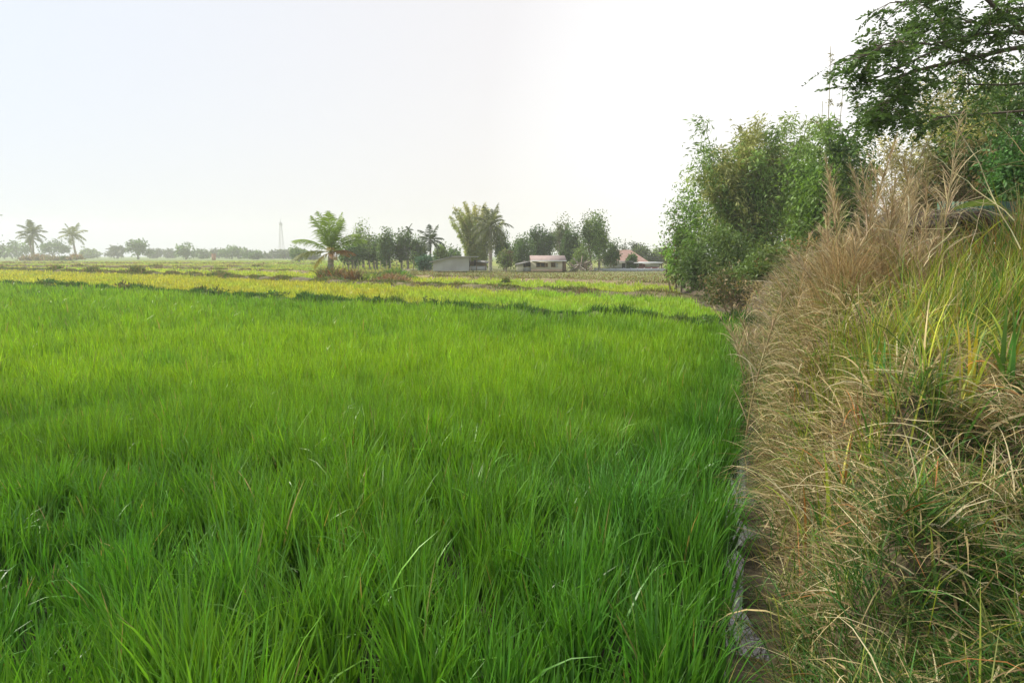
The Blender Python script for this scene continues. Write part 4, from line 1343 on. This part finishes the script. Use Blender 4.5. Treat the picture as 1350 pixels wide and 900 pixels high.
M_GREENP = mat_wall('green_sheet', (.05, .14, .07), (.07, .17, .09), 5, .5)
WH = (1, 1, 1)


class House:
    def __init__(self, name, label, px0, px1, basepy, D, cat='house'):
        D = D * VS
        self.D = D
        a, b = at(px0, basepy, D), at(px1, basepy, D)
        self.x0, self.W = a[0], b[0] - a[0]
        self.z0 = a[2]
        self.px0, self.k = px0, D / F
        self.by = basepy
        self.root = empty(name, (a[0], D, a[2]))
        tag(self.root, label, cat)

    def X(self, px):
        return (px - self.px0) * self.k

    def Z(self, py):
        return (self.by - py) * self.k

    def box(self, name, px0, px1, py0, py1, y0, y1, mat, parent=None):
        """picture box px0..px1, py0 (top)..py1 (bottom), depth y0..y1 behind the front"""
        x0, x1, za, zb = self.X(px0), self.X(px1), self.Z(py1), self.Z(py0)
        mb = MB().box(((x0 + x1) / 2, (y0 + y1) / 2, (za + zb) / 2), (x1 - x0, y1 - y0, zb - za), WH)
        return mb.build(name, mat, parent or self.root)

    def window(self, px0, px1, py0, py1, y=0.0, framemat=None, open_=False):
        f = MB()
        t = .09
        x0, x1, za, zb = self.X(px0), self.X(px1), self.Z(py1), self.Z(py0)
        for (a, b, c, d) in ((x0, x1, za, za + t), (x0, x1, zb - t, zb), (x0, x0 + t, za + t, zb - t), (x1 - t, x1, za + t, zb - t), ((x0 + x1) / 2 - t / 2, (x0 + x1) / 2 + t / 2, za + t, zb - t)):
            f.box(((a + b) / 2, y - .03, (c + d) / 2), (b - a, .10, d - c), WH)
        w = f.build('window', framemat or M_WOOD, self.root)
        MB().box(((x0 + x1) / 2, y - .005, (za + zb) / 2), (x1 - x0 - .04, .03, zb - za - .04), WH).build('pane_or_shade_fill', M_DARKW if open_ else M_GLASS, w)  # open windows get a dark sheet painted as the shaded room
        return w


# grey sheet shed
h = House('grey_shed', 'long grey sheet metal shed with a sloping roof among the trees', 571, 618, 357, 96, 'shed')
mb = MB()
x0, x1, x2, x3 = h.X(571), h.X(596), h.X(618), h.X(628)
zl, zh = h.Z(345), h.Z(339.5)
d = 4.2
V = [(x0, 0, 0), (x2, 0, 0), (x2, d, 0), (x0, d, 0), (x0, 0, zl), (x1, 0, zh), (x2, 0, zh + .02), (x2, d, zh + .02), (x1, d, zh), (x0, d, zl)]
mb.add(V, [[0, 1, 6, 5], [0, 5, 4, 4]], WH)
mb.V[-1] = np.array(V, float)
Qs = [[0, 1, 6, 5], [1, 2, 7, 6], [2, 3, 8, 7], [3, 0, 4, 9]]
mb.Q[-1] = np.array(Qs + [[0, 5, 4, 0], [3, 9, 8, 3]])
me = bpy.data.meshes.new('wall')
me.from_pydata(V, [], [[0, 1, 6, 5, 4], [1, 2, 7, 6], [2, 3, 9, 8, 7], [3, 0, 4, 9]])
me.materials.append(M_TIN)
o = bpy.data.objects.new('wall', me)
COL.objects.link(o)
o.parent = h.root
mb = MB()
mb.slab([(x0 - .35, -.4, zl - .02), (x1, -.4, zh + .12), (x1, d + .3, zh + .12), (x0 - .35, d + .3, zl - .02)], .09, WH)
mb.slab([(x1 + .003, -.4, zh + .12), (x3, -.4, zh + .10), (x3, d + .3, zh + .10), (x1 + .003, d + .3, zh + .12)], .09, WH)
mb.build('roof', M_TINR, h.root)
h.box('door', 618.4, 619.8, 344, 352, -.02, .03, M_DARKW)
h.box('lean_to_wall', 620, 641, 351, 357, .6, .75, M_GREY)
h.box('doorway_shade', 624, 628, 343, 350.9, 1.2, 1.3, M_DARKW)  # dark sheet painted as the shade within the doorway
h.box('post', 627.2, 628, 341, 357, .3, .42, M_WOOD)
h.box('post', 639.5, 640.3, 345, 357, .3, .42, M_WOOD)
h.box('annex_wall', 618.1, 640, 345, 350.9, 1.6, 1.75, M_WOOD)
MB().slab([(h.X(628.2), .1, h.Z(344.5)), (h.X(643), .1, h.Z(346.5)), (h.X(643), 3, h.Z(344.5)), (h.X(628.2), 3, h.Z(343))], .08, WH).build('lean_to_roof', M_TINR, h.root)

# cream house
h = House('cream_house', 'cream plastered house with a faded pinkish red roof', 681, 745, 358, 98, 'house')
h.box('wall', 700, 741, 343.3, 355, 0, 4.5, M_CREAM)
h.box('plinth', 700, 741, 355, 358, -.03, 4.4, M_ORANGE)
h.box('side_room', 681, 690, 349, 358, .4, 3.5, M_CREAM)
h.box('porch_wall', 690.2, 699.8, 352.5, 358, .6, .75, M_GREY)
h.box('back_wall', 690.2, 699.8, 344, 352.4, 2.5, 2.6, M_DARKW)  # porch shade put into the dark colour of this wall
h.box('post', 692.5, 693.2, 346, 352.4, .62, .72, M_WOOD)
h.box('shade_toned_end_wall', 741.2, 746.5, 344, 358, .4, 3.5, M_WOOD)  # brown tone paints the shade on the end turned from the sun
h.window(706.5, 718.5, 346.0, 352.4, open_=True)
h.window(726, 732, 346.2, 352.2, open_=True)
h.box('shutter', 718.9, 722, 347, 352, -.06, -.01, M_WOOD)
h.box('shutter', 732.4, 735.4, 347, 352, -.06, -.01, M_GREY)
z1, z2 = h.Z(343.2), h.Z(337)
mb = MB()
mb.slab([(h.X(699), -.6, z1), (h.X(746), -.6, z1), (h.X(746), 2.4, z2), (h.X(699), 2.4, z2)], .10, WH)
mb.slab([(h.X(699), 2.404, z2), (h.X(746), 2.404, z2), (h.X(746), 5.2, z1), (h.X(699), 5.2, z1)], .10, WH)
mb.build('roof', M_PINK, h.root)
h.box('fascia', 699, 746, 343.4, 344.6, -.68, -.61, M_WHITE)
MB().slab([(h.X(679), -.2, h.Z(349)), (h.X(698.8), -.2, h.Z(344.5)), (h.X(698.8), 3.8, h.Z(344)), (h.X(679), 3.8, h.Z(348.4))], .09, WH).build('porch_roof', M_TINR, h.root)

# red roofed house further back
h = House('red_roofed_house', 'wide house with a big red hipped roof behind the trees', 797, 852, 352, 128, 'house')
h.box('wall', 800, 850, 344, 352, 0, 6, M_WHITE)
x0, x1 = h.X(794), h.X(853)
za, zb = h.Z(345), h.Z(329.5)
V = [(x0, -1, za), (x1, -1, za), (x1, 8, za), (x0, 8, za), (h.X(812), 3.5, zb), (h.X(836), 3.5, zb)]
me = bpy.data.meshes.new('roof')
me.from_pydata(V, [], [[0, 1, 5, 4], [1, 2, 5], [2, 3, 4, 5], [3, 0, 4], [3, 2, 1, 0]])
me.materials.append(M_REDR)
o = bpy.data.objects.new('roof', me)
COL.objects.link(o)
o.parent = h.root
h.window(808, 813, 346, 350.5)
h.window(842, 846, 346, 350.5)

# red and white low building
h = House('red_white_building', 'low white building with a red lower wall and flat pale roof', 822, 873, 356, 112, 'building')
h.box('wall', 840, 869, 347.6, 352, 0, 5, M_WHITE)
h.box('dado', 840, 869, 352, 355.6, -.04, 4.9, M_REDW)
h.box('carport_wall', 824, 839.8, 347, 355.6, 2.4, 2.55, M_DARKW)  # dark colour carries the shade under the carport
h.box('post', 824, 824.8, 346.6, 356, -.4, -.28, M_GREY)
h.box('post', 870.6, 871.6, 347, 356, -.4, -.28, M_WOOD)
h.box('roof', 834, 876, 346.0, 347.2, -1.0, 5.5, M_WHITE)
h.box('carport_roof', 806, 833.7, 344.4, 345.3, -.8, 3.5, M_TINR)
h.window(842.5, 850, 348, 351.5, framemat=M_REDW)

# concrete boundary wall
h = House('boundary_wall', 'long pale grey boundary wall in front of the red roofed house', 783, 886, 358.5, 104, 'wall')
h.box('wall', 783, 886, 353.8, 358.5, 0, .18, M_GREY)
for px in range(786, 886, 9):
    h.box('pillar', px, px + .9, 353.2, 358.5, -.06, .24, M_GREY)

# scrap heap beside the cream house
q = at(766, 358, 80)
root = empty('scrap_heap', (q[0], 80, q[2]))
tag(root, 'untidy heap of scrap boards and branches right of the cream house', 'scrap heap')
for k_ in range(46):
    x, y = rng.normal(0, .9), rng.normal(0, .7)
    z = 1.0 * math.exp(-(x / 1.2) ** 2) * rng.random()
    a, t = rng.uniform(0, 6.3), rng.uniform(.5, 1.6)
    dv = np.array([math.cos(a) * math.sin(t), math.sin(a) * math.sin(t), math.cos(t)]) * rng.uniform(.5, 1.3)
    c0 = np.array([x, y, z])
    MB().tube([c0, c0 + dv * .5, c0 + dv], rng.uniform(.03, .08), ((.30, .24, .18), (.20, .15, .11), (.42, .38, .32), (.15, .12, .1))[k_ % 4], 4).build('board', M_BARK, root)

# village fence posts along the margin
for k_, px in enumerate(np.linspace(452, 566, 17)):
    q = at(px, 352.5, 84)
    mb = MB().tube([(0, 0, -.1), (.01, 0, .6), (0, 0, 1.25)], [.05, .045, .04], (.25, .20, .16), 6)
    o = mb.build('fence_post', M_BARK)
    o.location = (q[0], 84 + rng.normal(0, .3), gz(q[0], 84))
    o.rotation_euler = (rng.normal(0, .05), rng.normal(0, .05), 0)
    tag(o, 'weathered wooden fence post in the row under the village trees', 'fence post', 'village fence posts')

# pale stump, brick post, lattice tower
q = at(535.5, 363, 66)
mb = MB()
for k_ in range(5):
    mb.tube([(-.3 + .15 * k_, rng.normal(0, .06), -.05), (-.3 + .15 * k_ + rng.normal(0, .02), 0, .4), (-.3 + .15 * k_, 0, .62 + rng.normal(0, .05))], [.10, .09, .085], jit((.62, .52, .38), 3, .06), 8)
o = mb.build('cut_stump', M_BARK)
o.location = (q[0], 66, q[2])
tag(o, 'pale cut stump cluster standing on the field edge left of the grey shed', 'stump')
q = at(282, 343, 230)
mb = MB().box((0, 0, 1.0), (1.0, 1.0, 2.0), WH).box((0, 0, 2.1), (1.25, 1.25, .2), WH)
o = mb.build('brick_post', M_BRICK)
o.location = (q[0], 230, q[2])
tag(o, 'small pink brick post before the far tree line', 'post')

q = at(372, 344, 480)
H = at(372, 293, 480)[2] - q[2]
root = empty('lattice_tower', (q[0], 480, q[2]))
tag(root, 'thin grey lattice telecom tower rising over the far tree line', 'tower')
mb = MB()
sc_ = (.42, .40, .40)
lv = np.linspace(0, 1, 12)
hw = lambda s: 1.5 * (1 - s) + .4
cs = [(1, 1), (-1, 1), (-1, -1), (1, -1)]
for a, b_ in cs:
    mb.tube([(a * hw(s), b_ * hw(s), H * s) for s in lv], .10, sc_, 4)
for s, s2 in zip(lv[:-1], lv[1:]):
    for i_ in range(4):
        (a, b_), (c_, d_) = cs[i_], cs[(i_ + 1) % 4]
        mb.tube([(a * hw(s), b_ * hw(s), H * s), (c_ * hw(s2), d_ * hw(s2), H * s2)], .05, sc_, 3)
        mb.tube([(a * hw(s2), b_ * hw(s2), H * s2), (c_ * hw(s2), d_ * hw(s2), H * s2)], .045, sc_, 3)
mb.build('mast', M_BARK, root)
MB().tube([(0, 0, H), (0, 0, H + 2.2)], .12, sc_, 5).build('antenna', M_BARK, root)
mb = MB()
for a in range(3):
    mb.box((1.0 * math.cos(a * 2.1), 1.0 * math.sin(a * 2.1), H - 1.2), (.35, .35, 1.9), (.6, .6, .6))
mb.build('panel_antenna', M_BARK, root)

# thatched hut on the bank at the right
q = at(1262, 330, 8.6)
zg = gz(q[0], 8.6)
root = empty('thatched_hut', (q[0], 8.6, zg))
tag(root, 'low hut with dark thatch and a green sheet side half hidden in the grass', 'hut')
lz = lambda py, Y=8.6: at(1262, py, Y)[2] - zg
lx = lambda px: (px - 1262) / F * 8.6
mb = MB()
mb.slab([(lx(1222), -.35, lz(294)), (lx(1262), -.35, lz(283)), (lx(1262), 1.6, lz(268)), (lx(1222), 1.6, lz(284))], .08, WH)
mb.slab([(lx(1262) + .003, -.35, lz(283)), (lx(1400), -.35, lz(312)), (lx(1400), 1.6, lz(300)), (lx(1262) + .003, 1.6, lz(268))], .08, WH)
mb.build('roof', M_THATCH, root)
n = 1500
x = rng.uniform(lx(1222), lx(1400), n)
y = rng.uniform(-.38, 1.2, n)
zr = np.interp(x, [lx(1222), lx(1262), lx(1400)], [lz(294), lz(283), lz(312)]) + (y + .35) * .07
V, Q, C = blades(np.stack([x, y, zr + .01], -1), rng.normal(-PI / 2, .5, n), rng.uniform(.2, .6, n), rng.uniform(.006, .014, n), rng.uniform(1.2, 1.8, n), rng.uniform(1.9, 2.6, n), jit((.16, .13, .10), n, .35), S=3, twist=rng.normal(0, .4, n))
np_mesh('thatch', V, Q, C, M_DRY, root)
MB().box((lx(1345), .9, lz(277)), (lx(1400) - lx(1292), .06, .34), WH).build('green_sheet', M_GREENP, root)
MB().box((lx(1262), .8, lz(330) / 2 + .3), (lx(1300) - lx(1228), .08, lz(300)), WH).build('wall', M_DARKW, root)  # dark sheet painted as the shaded hut interior
for px in (1232, 1290, 1385):
    MB().tube([(lx(px), -.1, -.1), (lx(px) + .02, -.1, .6), (lx(px), -.1, lz(292))], .035, (.2, .15, .1), 7).build('post', M_BARK, root)
# big green leaf lying on the hut roof edge
V, Q, C = blades(np.array([[0., 0, 0]]), [.1], .62, .16, 1.25, 1.8, np.array([[.16, .24, .08]]), S=12, twist=.5, tipcol=np.array([[.25, .32, .08]]), shape='oval')
o = np_mesh('broad_leaf', V, Q, C, M_LEAF)
q = at(1254, 276, 8.0)
o.location = q
tag(o, 'single broad green leaf resting at the edge of the thatch', 'leaf')

# ------------------------------------------------------------------ haze
mb = MB().box((0, 0, 17.5), (1640, 1640, 40), WH)
o = mb.build('haze', None)
o.data.materials.clear()
m, nt, N, K = new_mat('haze_air')
out = N.new('ShaderNodeOutputMaterial')
v = N.new('ShaderNodeVolumePrincipled')
v.inputs['Color'].default_value = (.96, .965, .97, 1)
v.inputs['Density'].default_value = .00095
v.inputs['Anisotropy'].default_value = .2
K.new(v.outputs[0], out.inputs['Volume'])
o.data.materials.append(m)
tag(o, 'pale dry season haze over the fields', 'haze', kind='stuff')

# ------------------------------------------------------------------ light
SUN_AZ, SUN_EL = R(-72), R(47)      # azimuth from the view direction, clockwise
sd = Vector((math.sin(SUN_AZ) * math.cos(SUN_EL), math.cos(SUN_AZ) * math.cos(SUN_EL), math.sin(SUN_EL)))
L = bpy.data.lights.new('sun', 'SUN')
L.energy = 3.0
L.angle = R(11)
L.color = (1, .94, .82)
lo = bpy.data.objects.new('sun', L)
COL.objects.link(lo)
lo.rotation_euler = (-sd).to_track_quat('-Z', 'Y').to_euler()

w = bpy.data.worlds.new('World')
sc.world = w
w.use_nodes = True
nt = w.node_tree
N, K = nt.nodes, nt.links
N.clear()
out = N.new('ShaderNodeOutputWorld')
bgn = N.new('ShaderNodeBackground')
bgn.inputs['Strength'].default_value = .1
sky = N.new('ShaderNodeTexSky')
sky.sky_type = 'NISHITA'
sky.sun_disc = False
sky.sun_elevation = SUN_EL
sky.sun_rotation = SUN_AZ
sky.dust_density = 4
sky.air_density = 1
# a thin overcast veil mixed over the clear sky, brightest toward the right
tc = N.new('ShaderNodeTexCoord')
dot = N.new('ShaderNodeVectorMath')
dot.operation = 'DOT_PRODUCT'
gd = Vector((.62, .70, .05)).normalized()
dot.inputs[1].default_value = gd
K.new(tc.outputs['Generated'], dot.inputs[0])
cr = N.new('ShaderNodeValToRGB')
cr.color_ramp.elements[0].position = .10
cr.color_ramp.elements[0].color = (.50, .56, .65, 1)
cr.color_ramp.elements[1].position = .97
cr.color_ramp.elements[1].color = (.93, .91, .88, 1)
e = cr.color_ramp.elements.new(.72)
e.color = (.655, .632, .626, 1)
K.new(dot.outputs['Value'], cr.inputs[0])
sc2 = N.new('ShaderNodeVectorMath')
sc2.operation = 'SCALE'
sc2.inputs['Scale'].default_value = 8.4
K.new(cr.outputs[0], sc2.inputs[0])
mx = N.new('ShaderNodeMix')
mx.data_type = 'RGBA'
mx.inputs[0].default_value = .86
K.new(sky.outputs[0], mx.inputs[6])
K.new(sc2.outputs[0], mx.inputs[7])
K.new(mx.outputs[2], bgn.inputs['Color'])
K.new(bgn.outputs[0], out.inputs['Surface'])

# ------------------------------------------------------------------ camera
cam = bpy.data.cameras.new('camera')
cam.sensor_width = 36
cam.lens = 24
cam.clip_end = 3000
cam.clip_start = .05
co = bpy.data.objects.new('camera', cam)
COL.objects.link(co)
co.location = (0, 0, CAMZ)
co.rotation_euler = (PI / 2 - PITCH, 0, 0)
sc.camera = co

sc.view_settings.view_transform = 'Standard'
sc.view_settings.look = 'None'
sc.view_settings.exposure = 0.85
sc.view_settings.gamma = 1
cy = sc.cycles
cy.use_denoising = True
try:
    cy.denoiser = 'OPENIMAGEDENOISE'
except Exception:
    pass
cy.max_bounces = 6
cy.diffuse_bounces = 3
cy.glossy_bounces = 2
cy.transmission_bounces = 4
cy.transparent_max_bounces = 4
cy.volume_bounces = 1
cy.use_adaptive_sampling = True
cy.adaptive_threshold = .015
cy.caustics_reflective = False
cy.caustics_refractive = False
